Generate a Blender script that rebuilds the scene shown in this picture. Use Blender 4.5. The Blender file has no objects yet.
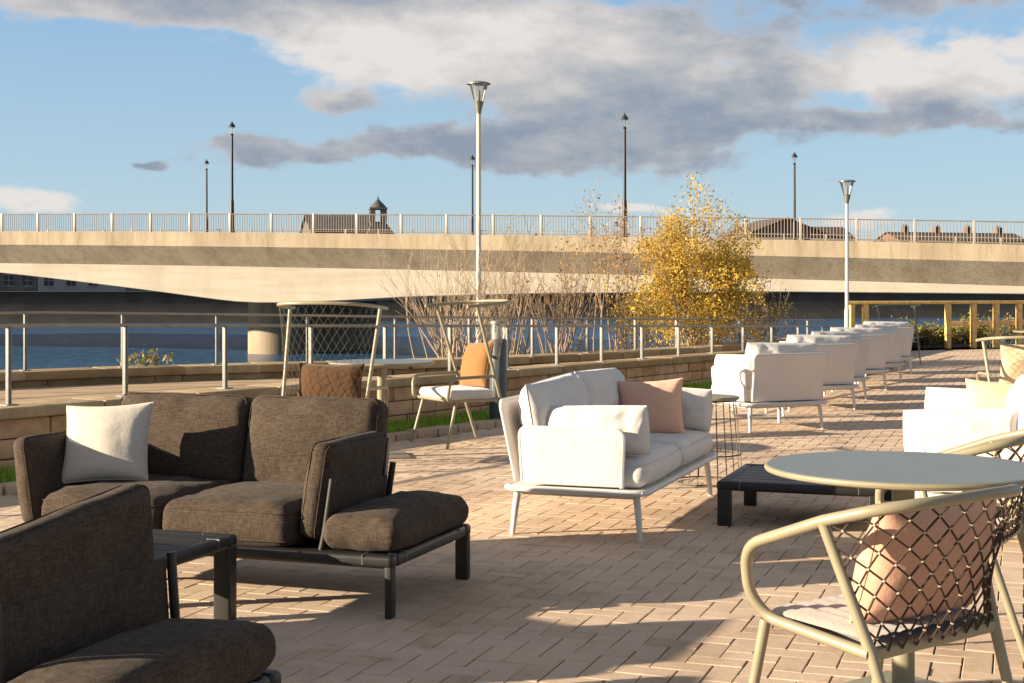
import bpy, bmesh, math, random
import numpy as np
from mathutils import Vector, Matrix, noise, Euler

R = math.radians
scene = bpy.context.scene
COL = scene.collection
rnd = random.Random(7)

# ---------------------------------------------------------------- materials
def new_mat(name):
    m = bpy.data.materials.new(name)
    m.use_nodes = True
    nt = m.node_tree
    b = nt.nodes['Principled BSDF']
    return m, nt, b

def N(nt, typ, **kw):
    n = nt.nodes.new(typ)
    for k, v in kw.items():
        setattr(n, k, v)
    return n

def ramp(nt, fac, stops):
    r = N(nt, 'ShaderNodeValToRGB')
    e = r.color_ramp.elements
    while len(e) > 1:
        e.remove(e[-1])
    e[0].position = stops[0][0]; e[0].color = (*stops[0][1], 1)
    for p, c in stops[1:]:
        x = e.new(p); x.color = (*c, 1)
    nt.links.new(fac, r.inputs[0])
    return r.outputs[0]

def noise_tex(nt, scale, detail=4, rough=.55, coord='Object', stretch=None, dist=0):
    tc = N(nt, 'ShaderNodeTexCoord')
    src = tc.outputs[coord]
    if stretch:
        mp = N(nt, 'ShaderNodeMapping')
        mp.inputs['Scale'].default_value = stretch
        nt.links.new(src, mp.inputs[0]); src = mp.outputs[0]
    n = N(nt, 'ShaderNodeTexNoise')
    n.inputs['Scale'].default_value = scale
    n.inputs['Detail'].default_value = detail
    n.inputs['Roughness'].default_value = rough
    n.inputs['Distortion'].default_value = dist
    nt.links.new(src, n.inputs['Vector'])
    return n.outputs['Fac']

def bump(nt, b, height, strength, dist=.01, prev=None):
    bp = N(nt, 'ShaderNodeBump')
    bp.inputs['Strength'].default_value = strength
    bp.inputs['Distance'].default_value = dist
    nt.links.new(height, bp.inputs['Height'])
    if prev is not None:
        nt.links.new(prev, bp.inputs['Normal'])
    nt.links.new(bp.outputs[0], b.inputs['Normal'])
    return bp.outputs[0]

def mathn(nt, op, a, b=None, c=None, clamp=False):
    n = N(nt, 'ShaderNodeMath', operation=op)
    n.use_clamp = clamp
    for i, v in enumerate((a, b, c)):
        if v is None: continue
        if isinstance(v, (int, float)): n.inputs[i].default_value = v
        else: nt.links.new(v, n.inputs[i])
    return n.outputs[0]

def mixc(nt, fac, a, b, mode='MIX'):
    n = N(nt, 'ShaderNodeMix', data_type='RGBA', blend_type=mode)
    if isinstance(fac, (int, float)): n.inputs[0].default_value = fac
    else: nt.links.new(fac, n.inputs[0])
    for i, v in ((6, a), (7, b)):
        if isinstance(v, tuple): n.inputs[i].default_value = (*v, 1)
        else: nt.links.new(v, n.inputs[i])
    return n.outputs[2]

def simple(name, col, rough=.6, metal=0, var=.12, nscale=6, bstr=0, bscale=60, spec=.5):
    m, nt, b = new_mat(name)
    n = noise_tex(nt, nscale, 5)
    lo = tuple(max(0, c * (1 - var)) for c in col); hi = tuple(c * (1 + var) for c in col)
    nt.links.new(ramp(nt, n, [(.3, lo), (.7, hi)]), b.inputs['Base Color'])
    b.inputs['Roughness'].default_value = rough
    b.inputs['Metallic'].default_value = metal
    b.inputs['Specular IOR Level'].default_value = spec
    if bstr:
        bump(nt, b, noise_tex(nt, bscale, 3), bstr, .004)
    return m

def fabric(name, c1, c2, weave=420, rough=.95, bstr=.35, sheen=.2, sss=0):
    m, nt, b = new_mat(name)
    tc = N(nt, 'ShaderNodeTexCoord')
    hs = []
    for st in ((1, 1, .12), (.12, .12, 1)):
        mp = N(nt, 'ShaderNodeMapping'); mp.inputs['Scale'].default_value = st
        nt.links.new(tc.outputs['Object'], mp.inputs[0])
        n = N(nt, 'ShaderNodeTexNoise'); n.inputs['Scale'].default_value = weave; n.inputs['Detail'].default_value = 2
        nt.links.new(mp.outputs[0], n.inputs['Vector']); hs.append(n.outputs['Fac'])
    w = mathn(nt, 'MULTIPLY', mathn(nt, 'ADD', hs[0], hs[1]), .5)
    big = noise_tex(nt, 5, 3)
    f = mathn(nt, 'ADD', mathn(nt, 'MULTIPLY', w, .8), mathn(nt, 'MULTIPLY', big, .2))
    nt.links.new(ramp(nt, f, [(.36, c1), (.62, c2)]), b.inputs['Base Color'])
    b.inputs['Roughness'].default_value = rough
    b.inputs['Specular IOR Level'].default_value = .15
    b.inputs['Sheen Weight'].default_value = sheen
    b.inputs['Sheen Roughness'].default_value = .5
    p = bump(nt, b, w, bstr, .0015)
    bump(nt, b, noise_tex(nt, 14, 4, .6), .2, .02, p)
    return m

MAT = {}
MAT['dark_fabric'] = fabric('brown grey woven fabric', (.027, .0190, .0130), (.088, .066, .049), 230, bstr=.6, sheen=.03)
MAT['white_fabric'] = fabric('off white outdoor fabric', (.55, .525, .49), (.64, .61, .575), 420, bstr=.15)
MAT['sling'] = fabric('pale taupe sling mesh', (.64, .565, .50), (.74, .665, .60), 600, bstr=.15)
MAT['pink_fabric'] = fabric('salmon pink cushion fabric', (.58, .345, .245), (.66, .41, .30), 450, bstr=.2)
MAT['blush_fabric'] = fabric('blush cushion fabric', (.52, .29, .20), (.62, .36, .25), 450, bstr=.2)
MAT['orange_fabric'] = fabric('ochre cushion fabric', (.235, .11, .038), (.30, .145, .053), 450, bstr=.2)
MAT['rust_fabric'] = fabric('rust brown cushion fabric', (.065, .031, .014), (.10, .05, .022), 450, bstr=.2)
MAT['yellow_fabric'] = fabric('pale yellow cushion fabric', (.56, .44, .27), (.62, .50, .32), 450, bstr=.2)
MAT['grey_fabric'] = fabric('pale grey cushion fabric', (.52, .50, .47), (.62, .60, .57), 450, bstr=.2)
MAT['cream_fabric'] = fabric('cream cushion fabric', (.46, .42, .36), (.54, .50, .44), 450, bstr=.2)
MAT['taupe_pad'] = fabric('taupe seat pad fabric', (.37, .325, .285), (.46, .41, .365), 450, bstr=.25)
MAT['dark_metal'] = simple('dark bronze powder coat', (.015, .0132, .0115), .45, var=.15, nscale=30, bstr=.08, bscale=500)
MAT['black_metal'] = simple('black powder coat', (.008, .0075, .0075), .45, var=.2, nscale=30, bstr=.08, bscale=500)
MAT['joint'] = simple('grey metal seam', (.30, .29, .27), .4)
MAT['white_metal'] = simple('off white powder coat', (.58, .56, .53), .45, var=.03, nscale=10)
MAT['beige_metal'] = simple('beige olive powder coat', (.26, .23, .15), .40, var=.06, nscale=18, bstr=.04, bscale=600)
MAT['rope'] = simple('dark brown rope', (.045, .025, .014), .9, var=.3, nscale=90, bstr=.4, bscale=700)
MAT['pale_rope'] = simple('beige rope', (.13, .11, .08), .9, var=.2, nscale=90)
MAT['knot'] = simple('pale rope knot', (.42, .36, .27), .8)
MAT['table_top'] = simple('blue grey laminate', (.17, .20, .21), .42, var=.05, nscale=12)
MAT['galv'] = simple('galvanised steel', (.21, .215, .20), .6, metal=.05, var=.18, nscale=25, bstr=.05, bscale=120)
MAT['handrail'] = simple('weathered steel handrail', (.30, .265, .215), .5, metal=.1, var=.15, nscale=8)
MAT['bridge_steel'] = simple('weathered bridge railing steel', (.17, .14, .115), .6, var=.2, nscale=3)
MAT['lamp_pole'] = simple('pale painted lamp column', (.58, .54, .46), .5, var=.06)
MAT['lamp_metal'] = simple('grey lamp metal', (.20, .20, .18), .4, metal=.5, var=.1)
MAT['black_paint'] = simple('black lamp paint', (.018, .018, .02), .5)
MAT['bollard'] = simple('dark teal grey paint', (.045, .062, .066), .5, var=.12, nscale=9)
MAT['timber'] = simple('golden softwood', (.70, .45, .15), .7, var=.25, nscale=12, bstr=.2, bscale=40)
MAT['bark'] = simple('red grey twig bark', (.24, .17, .11), .85, var=.35, nscale=8)
MAT['bark_pale'] = simple('pale grey stem bark', (.33, .25, .17), .85, var=.3, nscale=8)
MAT['dark_bank'] = simple('dark stone with painted shade', (.022, .021, .019), .9, var=.5, nscale=.35, bstr=.4, bscale=2)  # the far bank's shade by the bridge is painted into this dark colour
MAT['soil'] = simple('dark bank soil and litter', (.075, .055, .035), 1, var=.5, nscale=2.5, bstr=.6, bscale=20)
MAT['facade_white'] = simple('pale render', (.30, .30, .30), .9, var=.15, nscale=.4)
MAT['facade_stone'] = simple('grey brown stone', (.13, .115, .10), .9, var=.3, nscale=.6)
MAT['brick_far'] = simple('brown brick', (.16, .085, .055), .9, var=.25, nscale=.7)
MAT['slate'] = simple('grey slate', (.085, .08, .078), .75, var=.25, nscale=.8)
MAT['roof_brown'] = simple('brown roof tiles', (.075, .052, .04), .85, var=.3, nscale=.8)
MAT['window_dark'] = simple('dark window glass', (.02, .025, .03), .15, var=.2)
MAT['ground_far'] = simple('far ground', (.06, .06, .04), 1, var=.4, nscale=.05)
MAT['walk'] = simple('buff resin path', (.38, .275, .165), .95, var=.16, nscale=2.2, bstr=.3, bscale=150)
MAT['sand'] = simple('jointing sand', (.13, .095, .065), 1, var=.3, nscale=20, bstr=.3, bscale=200)
MAT['asphalt'] = simple('asphalt', (.05, .05, .05), .95, var=.2, nscale=4)
MAT['edging'] = simple('tan stone edging', (.40, .31, .21), .9, var=.25, nscale=5, bstr=.4, bscale=70)

def glass_mat():
    m, nt, b = new_mat('clear lamp glass')
    nt.nodes.remove(b)
    tr = N(nt, 'ShaderNodeBsdfTransparent'); tr.inputs[0].default_value = (.93, .95, .94, 1)
    gl = N(nt, 'ShaderNodeBsdfGlossy'); gl.inputs['Roughness'].default_value = .35
    fr = N(nt, 'ShaderNodeFresnel'); fr.inputs[0].default_value = 1.5
    mx = N(nt, 'ShaderNodeMixShader')
    nt.links.new(mathn(nt, 'MULTIPLY_ADD', fr.outputs[0], .8, .16), mx.inputs[0])
    nt.links.new(tr.outputs[0], mx.inputs[1]); nt.links.new(gl.outputs[0], mx.inputs[2])
    nt.links.new(mx.outputs[0], nt.nodes['Material Output'].inputs[0])
    return m
MAT['glass'] = glass_mat()

def stone_mat(name, c1, c2, c3):
    m, nt, b = new_mat(name)
    at = N(nt, 'ShaderNodeAttribute', attribute_name='tone')
    base = ramp(nt, at.outputs['Fac'], [(0, c1), (.5, c2), (1, c3)])
    n = noise_tex(nt, 5, 6, .65)
    stain = ramp(nt, n, [(.32, (.6, .57, .52)), (.6, (1, 1, 1))])
    nt.links.new(mixc(nt, .8, base, stain, 'MULTIPLY'), b.inputs['Base Color'])
    b.inputs['Roughness'].default_value = .92
    p = bump(nt, b, noise_tex(nt, 26, 6, .7), .55, .012)
    bump(nt, b, noise_tex(nt, 160, 3), .3, .003, p)
    return m
MAT['wall_stone'] = stone_mat('tan sandstone block', (.47, .27, .14), (.57, .36, .20), (.63, .43, .27))
MAT['coping'] = stone_mat('weathered coping stone', (.31, .215, .11), (.39, .285, .155), (.50, .38, .22))

def paver_mat():
    m, nt, b = new_mat('buff clay pavers')
    at = N(nt, 'ShaderNodeAttribute', attribute_name='tone')
    base = ramp(nt, at.outputs['Fac'], [(0, (.47, .36, .26)), (.3, (.56, .435, .32)), (.65, (.60, .47, .35)), (1, (.64, .505, .38))])
    stain = ramp(nt, noise_tex(nt, .9, 7, .65, dist=.4), [(.33, (.70, .64, .58)), (.5, (.97, .95, .94)), (.7, (1.05, 1.03, 1.0))])
    c = mixc(nt, .85, base, stain, 'MULTIPLY')
    spot = ramp(nt, noise_tex(nt, 5.5, 6, .7), [(.34, (.72, .66, .6)), (.47, (1, 1, 1))])
    c = mixc(nt, .6, c, spot, 'MULTIPLY')
    grain = ramp(nt, noise_tex(nt, 130, 3, .6), [(.3, (.86, .86, .86)), (.7, (1.1, 1.1, 1.1))])
    c = mixc(nt, .8, c, grain, 'MULTIPLY')
    nt.links.new(c, b.inputs['Base Color'])
    b.inputs['Roughness'].default_value = .88
    b.inputs['Specular IOR Level'].default_value = .3
    p = bump(nt, b, noise_tex(nt, 40, 5, .6), .3, .004)
    bump(nt, b, noise_tex(nt, 260, 3), .3, .0015, p)
    return m
MAT['paver'] = paver_mat()

def concrete_mat():
    m, nt, b = new_mat('weathered concrete')
    n1 = noise_tex(nt, .5, 7, .65, stretch=(1, 1, .35))
    base = ramp(nt, n1, [(.3, (.24, .19, .13)), (.55, (.32, .262, .185)), (.75, (.37, .31, .225))])
    n2 = noise_tex(nt, 1.7, 7, .72, stretch=(1.3, 1.3, .14))
    st = ramp(nt, n2, [(.32, (.62, .57, .50)), (.5, (.95, .94, .92)), (.66, (1.05, 1.04, 1.02))])
    nt.links.new(mixc(nt, .75, base, st, 'MULTIPLY'), b.inputs['Base Color'])
    b.inputs['Roughness'].default_value = .9
    bump(nt, b, noise_tex(nt, 6, 6, .65), .3, .05)
    return m
MAT['concrete'] = concrete_mat()

def pale_concrete_mat():
    m, nt, b = new_mat('pale girder concrete')
    n1 = noise_tex(nt, .35, 7, .65, stretch=(1, 1, .5))
    base = ramp(nt, n1, [(.3, (.31, .275, .22)), (.55, (.36, .325, .265)), (.75, (.40, .365, .305))])
    n2 = noise_tex(nt, 1.1, 5, .6, stretch=(.12, .12, 2.5))
    st = ramp(nt, n2, [(.36, (.84, .82, .78)), (.58, (1, 1, 1))])
    nt.links.new(mixc(nt, .7, base, st, 'MULTIPLY'), b.inputs['Base Color'])
    b.inputs['Roughness'].default_value = .9
    bump(nt, b, noise_tex(nt, 6, 6, .65), .2, .05)
    return m
MAT['pale_concrete'] = pale_concrete_mat()

def water_mat():
    m, nt, b = new_mat('river water')
    b.inputs['Base Color'].default_value = (.032, .10, .215, 1)
    b.inputs['Roughness'].default_value = .12
    b.inputs['IOR'].default_value = 1.33
    n1 = noise_tex(nt, .9, 5, .6, stretch=(.55, 1.0, 1))
    n2 = noise_tex(nt, 4.5, 4, .6, stretch=(.6, 1, 1))
    p = bump(nt, b, n1, 1.0, .55)
    bump(nt, b, n2, 1.0, .10, p)
    return m
MAT['water'] = water_mat()

def leaf_mat(name, stops, trans=.35):
    m, nt, b = new_mat(name)
    at = N(nt, 'ShaderNodeAttribute', attribute_name='tone')
    c = ramp(nt, at.outputs['Fac'], stops)
    nt.links.new(c, b.inputs['Base Color'])
    b.inputs['Roughness'].default_value = .6
    b.inputs['Specular IOR Level'].default_value = .3
    tr = N(nt, 'ShaderNodeBsdfTranslucent')
    nt.links.new(c, tr.inputs[0])
    mx = N(nt, 'ShaderNodeMixShader'); mx.inputs[0].default_value = trans
    out = nt.nodes['Material Output']
    nt.links.new(b.outputs[0], mx.inputs[1]); nt.links.new(tr.outputs[0], mx.inputs[2])
    nt.links.new(mx.outputs[0], out.inputs[0])
    return m
MAT['gold_leaf'] = leaf_mat('golden autumn leaves', [(0, (.34, .19, .035)), (.35, (.54, .34, .05)), (.75, (.66, .47, .09)), (1, (.48, .44, .12))])
MAT['russet_leaf'] = leaf_mat('last amber leaves', [(0, (.32, .14, .04)), (.6, (.50, .27, .05)), (1, (.55, .38, .10))])
MAT['green_leaf'] = leaf_mat('yellow green shrub leaves', [(0, (.06, .09, .02)), (.5, (.15, .17, .03)), (.85, (.36, .30, .06)), (1, (.45, .25, .06))])
MAT['grass'] = leaf_mat('bright grass blades', [(0, (.14, .26, .02)), (.6, (.28, .46, .035)), (1, (.42, .52, .08))], .3)
MAT['dark_leaf'] = leaf_mat('dark leaves with painted shade', [(0, (.012, .018, .008)), (1, (.035, .045, .02))], .15)  # bridge shade over the far trees is put into the leaf colour

# ---------------------------------------------------------------- mesh helper
class Mesh:
    def __init__(s):
        s.v = []; s.f = []; s.t = []; s.tone = 0.5
        s.off = Vector((0, 0, 0))
    def add(s, verts, faces, mat=None):
        n = len(s.v)
        if mat is not None:
            verts = [mat @ Vector(p) for p in verts]
        s.v += [tuple(p) for p in verts]
        s.f += [tuple(i + n for i in f) for f in faces]
        s.t += [s.tone] * len(faces)
        return s
    def box(s, lo, hi, mat=None):
        x0, y0, z0 = lo; x1, y1, z1 = hi
        return s.add([(x0, y0, z0), (x1, y0, z0), (x1, y1, z0), (x0, y1, z0), (x0, y0, z1), (x1, y0, z1), (x1, y1, z1), (x0, y1, z1)],
                     [(0, 3, 2, 1), (4, 5, 6, 7), (0, 1, 5, 4), (1, 2, 6, 5), (2, 3, 7, 6), (3, 0, 4, 7)], mat)
    def rbox(s, lo, hi, r=.005, seg=2, mat=None, fn=None, n=(0, 0, 0)):
        """rounded box; n = extra divisions on each axis; fn(p) deforms"""
        c = [(a + b) / 2 for a, b in zip(lo, hi)]; h = [(b - a) / 2 for a, b in zip(lo, hi)]
        r = min(r, min(h) * .999)
        ax = []
        for k in range(3):
            e = [-h[k] + r * (1 - math.tan(math.pi / 4 * (1 - i / seg))) for i in range(seg + 1)]
            inner = [-h[k] + r + (2 * h[k] - 2 * r) * j / (n[k] + 1) for j in range(1, n[k] + 1)]
            L = e + inner + [-q for q in reversed(e)]
            out = [L[0]]
            for q in L[1:]:
                if q - out[-1] > 1e-7: out.append(q)
            ax.append(out)
        idx = {}; V = []; F = []
        def vid(i, j, k):
            key = (i, j, k)
            if key not in idx:
                p = Vector((ax[0][i], ax[1][j], ax[2][k]))
                inn = Vector([max(-(h[q] - r), min(h[q] - r, p[q])) for q in range(3)])
                d = p - inn
                if d.length > 1e-9: p = inn + d.normalized() * r
                if fn: p = Vector(fn(p, h))
                idx[key] = len(V); V.append(p + Vector(c))
            return idx[key]
        nx, ny, nz = (len(a) - 1 for a in ax)
        for i in range(nx):
            for j in range(ny):
                F.append((vid(i, j, 0), vid(i, j + 1, 0), vid(i + 1, j + 1, 0), vid(i + 1, j, 0)))
                F.append((vid(i, j, nz), vid(i + 1, j, nz), vid(i + 1, j + 1, nz), vid(i, j + 1, nz)))
        for i in range(nx):
            for k in range(nz):
                F.append((vid(i, 0, k), vid(i + 1, 0, k), vid(i + 1, 0, k + 1), vid(i, 0, k + 1)))
                F.append((vid(i, ny, k), vid(i, ny, k + 1), vid(i + 1, ny, k + 1), vid(i + 1, ny, k)))
        for j in range(ny):
            for k in range(nz):
                F.append((vid(0, j, k), vid(0, j, k + 1), vid(0, j + 1, k + 1), vid(0, j + 1, k)))
                F.append((vid(nx, j, k), vid(nx, j + 1, k), vid(nx, j + 1, k + 1), vid(nx, j, k + 1)))
        return s.add(V, F, mat)
    def tube(s, pts, r, k=8, closed=False, caps=True, mat=None):
        P = [Vector(p) for p in pts]
        n = len(P)
        rr = r if isinstance(r, (list, tuple)) else [r] * n
        V = []; F = []
        T = []
        for i in range(n):
            if closed: d = P[(i + 1) % n] - P[i - 1]
            else: d = P[min(i + 1, n - 1)] - P[max(i - 1, 0)]
            T.append(d.normalized() if d.length > 1e-9 else Vector((0, 0, 1)))
        up = Vector((0, 0, 1)) if abs(T[0].z) < .9 else Vector((1, 0, 0))
        u = T[0].cross(up).normalized()
        for i in range(n):
            u = (u - T[i] * u.dot(T[i]))
            u = u.normalized() if u.length > 1e-6 else T[i].orthogonal().normalized()
            w = T[i].cross(u)
            for j in range(k):
                a = 2 * math.pi * j / k
                V.append(P[i] + (u * math.cos(a) + w * math.sin(a)) * rr[i])
        m = n if closed else n - 1
        for i in range(m):
            a = i * k; b = ((i + 1) % n) * k
            for j in range(k):
                F.append((a + j, a + (j + 1) % k, b + (j + 1) % k, b + j))
        if caps and not closed:
            F.append(tuple(range(k - 1, -1, -1))); F.append(tuple(range((n - 1) * k, n * k)))
        return s.add(V, F, mat)
    def lathe(s, prof, k=24, c=(0, 0, 0), mat=None, cap=True):
        V = []; F = []
        for r, z in prof:
            for j in range(k):
                a = 2 * math.pi * j / k
                V.append((c[0] + r * math.cos(a), c[1] + r * math.sin(a), c[2] + z))
        for i in range(len(prof) - 1):
            for j in range(k):
                F.append((i * k + j, i * k + (j + 1) % k, (i + 1) * k + (j + 1) % k, (i + 1) * k + j))
        if cap:
            if prof[0][0] > 1e-5: F.append(tuple(range(k - 1, -1, -1)))
            if prof[-1][0] > 1e-5: F.append(tuple(range((len(prof) - 1) * k, len(prof) * k)))
        return s.add(V, F, mat)
    def sheet(s, rows, mat=None):
        """grid of points rows[i][j]"""
        V = [p for r in rows for p in r]; w = len(rows[0]); F = []
        for i in range(len(rows) - 1):
            for j in range(w - 1):
                F.append((i * w + j, i * w + j + 1, (i + 1) * w + j + 1, (i + 1) * w + j))
        return s.add(V, F, mat)
    def build(s, name, mat, parent=None, smooth=True, angle=42, tone=False, loc=None):
        me = bpy.data.meshes.new(name)
        o = s.off
        me.from_pydata([(x + o.x, y + o.y, z + o.z) for x, y, z in s.v], [], s.f)
        if smooth:
            me.polygons.foreach_set('use_smooth', [True] * len(me.polygons))
            me.set_sharp_from_angle(angle=R(angle))
        if tone:
            a = me.attributes.new('tone', 'FLOAT', 'FACE')
            a.data.foreach_set('value', s.t)
        me.materials.append(MAT[mat] if isinstance(mat, str) else mat)
        ob = bpy.data.objects.new(name, me)
        COL.objects.link(ob)
        if parent: ob.parent = parent
        if loc: ob.location = loc
        return ob

def tag(o, label=None, cat=None, group=None, kind=None):
    if label: o['label'] = label
    if cat: o['category'] = cat
    if group: o['group'] = group
    if kind: o['kind'] = kind
    return o

def thing(name, label, cat, loc=(0, 0, 0), rotz=0, group=None):
    o = bpy.data.objects.new(name, None)
    o.empty_display_size = .1
    COL.objects.link(o)
    o.location = loc; o.rotation_euler = (0, 0, rotz)
    return tag(o, label, cat, group)

def kids(o):
    return [c for c in bpy.data.objects if c.parent == o]

def copy_tree(o, parent=None):
    c = o.copy(); COL.objects.link(c)
    if parent: c.parent = parent
    for ch in kids(o): copy_tree(ch, c)
    return c

def place(o, loc, rotz=0, label=None):
    o.location = loc; o.rotation_euler = (0, 0, rotz)
    if label: o['label'] = label
    return o

def fillet(pts, r, n=6, closed=False):
    P = [Vector(p) for p in pts]; out = []
    m = len(P)
    for i in range(m):
        if not closed and i in (0, m - 1):
            out.append(P[i]); continue
        a, b, c = P[i - 1], P[i], P[(i + 1) % m]
        rr = min(r, (a - b).length * .48, (c - b).length * .48)
        p = b + (a - b).normalized() * rr; q = b + (c - b).normalized() * rr
        for j in range(n + 1):
            t = j / n
            out.append(p * (1 - t) ** 2 + b * 2 * t * (1 - t) + q * t * t)
    return out

def crom(pts, n=6):
    P = [Vector(p) for p in pts]
    P = [P[0] * 2 - P[1]] + P + [P[-1] * 2 - P[-2]]
    out = []
    for i in range(1, len(P) - 2):
        a, b, c, d = P[i - 1:i + 3]
        for j in range(n):
            t = j / n
            out.append(.5 * ((2 * b) + (c - a) * t + (2 * a - 5 * b + 4 * c - d) * t * t + (3 * b - a - 3 * c + d) * t ** 3))
    out.append(P[-2])
    return out

def at_len(path, f):
    """point at fraction f of a polyline"""
    L = [0]
    for a, b in zip(path, path[1:]): L.append(L[-1] + (b - a).length)
    d = max(0, min(1, f)) * L[-1]
    for i in range(len(path) - 1):
        if d <= L[i + 1] + 1e-9:
            t = (d - L[i]) / max(1e-9, L[i + 1] - L[i])
            return path[i].lerp(path[i + 1], t)
    return path[-1].copy()

# ---- soft goods -------------------------------------------------
def cushion_fn(puff, seed, wr=.006, axis=2, crown=None):
    sv = Vector((seed * 3.7, seed * 1.9, seed * .7))
    def fn(p, h):
        q = Vector(p)
        a, b = [i for i in range(3) if i != axis]
        s = max(0, 1 - abs(p[a] / h[a]) ** 2.4); t = max(0, 1 - abs(p[b] / h[b]) ** 2.4)
        sg = p[axis] / h[axis]
        q[axis] += sg * puff * (s * t) ** .6
        nz = noise.noise(Vector(p) * 6 + sv) * wr + noise.noise(Vector(p) * 17 + sv) * wr * .35
        edge = 1 - s * t
        q[axis] += nz * (.5 + edge) * (1 if abs(sg) > .3 else .4)
        if wr > .009:
            rd = 1 - abs(noise.noise(Vector((p[a] * 7, p[b] * 7, p[axis] * 4)) + sv)) * 2.2
            q[axis] += sg * max(0, rd - .55) * wr * 1.3 * (.3 + edge)
        for ax_ in (a, b):
            q[ax_] += noise.noise(Vector(p) * 5 + sv + Vector((9, ax_ * 5, 2))) * wr * .8
        return q
    return fn

def cushion(m, lo, hi, r=.05, puff=.02, seed=1, wr=.006, axis=2, mat=None, n=12):
    nn = [n, n, n]; nn[axis] = 2
    m.rbox(lo, hi, r, 4, mat, cushion_fn(puff, seed, wr, axis), nn)
    return m

def piping(m, lo, hi, r, axis=2, inset=.0, side=1, rad=.003, mat=None):
    """a seam cord round the edge of a cushion face"""
    a, b = [i for i in range(3) if i != axis]
    z = hi[axis] - r * .35 if side > 0 else lo[axis] + r * .35
    e = r * .12
    c = [(lo[a] + e, lo[b] + e), (hi[a] - e, lo[b] + e), (hi[a] - e, hi[b] - e), (lo[a] + e, hi[b] - e)]
    pts = []
    for u, v in c:
        p = [0, 0, 0]; p[a] = u; p[b] = v; p[axis] = z; pts.append(p)
    m.tube(fillet(pts, r, 5, True), rad, 5, True, mat=mat)

def pillow_mesh(w, h, t, seed=1, n=22, wr=.012, pinch=.075, pw=.48, m=None, mat=None):
    """scatter pillow standing on its lower edge; face normal -y, bottom at z=0"""
    m = m or Mesh(); sv = Vector((seed * 2.3, seed * 5.1, seed))
    for side in (-1, 1):
        rows = []
        for i in range(n + 1):
            row = []
            for j in range(n + 1):
                s = math.sin((j / n * 2 - 1) * math.pi / 2); q = math.sin((i / n * 2 - 1) * math.pi / 2)
                x = w / 2 * s * (1 - pinch * (1 - q * q) ** 1.0)
                z = h / 2 * q * (1 - pinch * (1 - s * s) ** 1.0)
                th = t / 2 * (max(0, 1 - abs(s) ** 2.2) * max(0, 1 - abs(q) ** 2.2)) ** pw
                p = Vector((x, 0, z))
                q3 = p + Vector((0, side * 3, 0)) + sv
                fold = max(0, .45 - abs(noise.noise(Vector((q3.x * 8, q3.y, q3.z * 5)))) * 2.4) * (max(abs(s), abs(q)) ** 2)
                wv = (noise.noise(q3 * 7) * wr + noise.noise(q3 * 19) * wr * .35 + fold * wr * 1.6) * min(1, th / t * 3)
                row.append((x, side * (th + wv), z + h / 2))
            rows.append(row if side < 0 else row[::-1])
        m.sheet(rows, mat)
    # sewn edge cord
    ring = []
    for k in range(4 * n):
        e = k // n; f = (k % n) / n * 2 - 1
        f = math.sin(f * math.pi / 2)
        s, q = ((f, -1), (1, f), (-f, 1), (-1, -f))[e]
        ring.append((w / 2 * s * (1 - pinch * (1 - q * q)), 0, h / 2 * q * (1 - pinch * (1 - s * s)) + h / 2))
    m.tube(ring, .004, 5, True, mat=mat)
    return m

def pillow(name, w, h, t, mat, loc, rotz, tilt, label, seed, roll=0, cat='cushion'):
    o = pillow_mesh(w, h, t, seed).build(name, mat)
    o.location = loc
    o.rotation_mode = 'XYZ'
    o.rotation_euler = (Matrix.Rotation(rotz, 3, 'Z') @ Matrix.Rotation(-tilt, 3, 'X') @ Matrix.Rotation(roll, 3, 'Y')).to_euler()
    return tag(o, label, cat)

# ---------------------------------------------------------------- layout frame
TH = R(-19.45)
AX = Vector((math.cos(TH), math.sin(TH), 0)); BX = Vector((-math.sin(TH), math.cos(TH), 0))
def loc_ab(o, a, b, z=0):
    return Vector((o[0], o[1], 0)) + AX * a + BX * b + Vector((0, 0, z))

# low wall and quay wall lines
WALL_A = [(-9.0, 2.5), (-7.2, 5.2), (-3.64, 10.3), (-.73, 14.6), (2.57, 19.8), (5.4, 24.2)]
WALL_B = [(-13.5, 5.5), (-9.2, 11.5), (-5.6, 15.6), (-3.2, 17.3), (-.8, 18.5), (2.5, 22.0), (5.6, 27.0), (8.2, 31.5), (12, 36)]
pathA = crom([(x, y, 0) for x, y in WALL_A], 8)
pathB = crom([(x, y, 0) for x, y in WALL_B], 8)

def offset_path(path, d):
    out = []
    for i, p in enumerate(path):
        t = (path[min(i + 1, len(path) - 1)] - path[max(i - 1, 0)]).normalized()
        out.append(p + Vector((t.y, -t.x, 0)) * d)       # + = terrace side
    return out

def wall_y(path, x):
    for a, b in zip(path, path[1:]):
        if a.x <= x <= b.x:
            return a.y + (b.y - a.y) * (x - a.x) / (b.x - a.x)
    return path[0].y if x < path[0].x else path[-1].y

# ---------------------------------------------------------------- ground setting
def ground():
    m = Mesh()
    # land under the terrace: follows the low wall, reaches far behind and to the side
    pts = [(-60, -60)] + [(-60, 2.5)] + [(p.x, p.y) for p in pathA] + [(9.0, 31.0), (10.5, 34.2), (60, 52), (160, 40), (160, -60)]
    m.add([(x, y, -.03) for x, y in pts], [tuple(range(len(pts) - 1, -1, -1))])
    tag(m.build('ground', 'sand', smooth=False), kind='structure')

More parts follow.
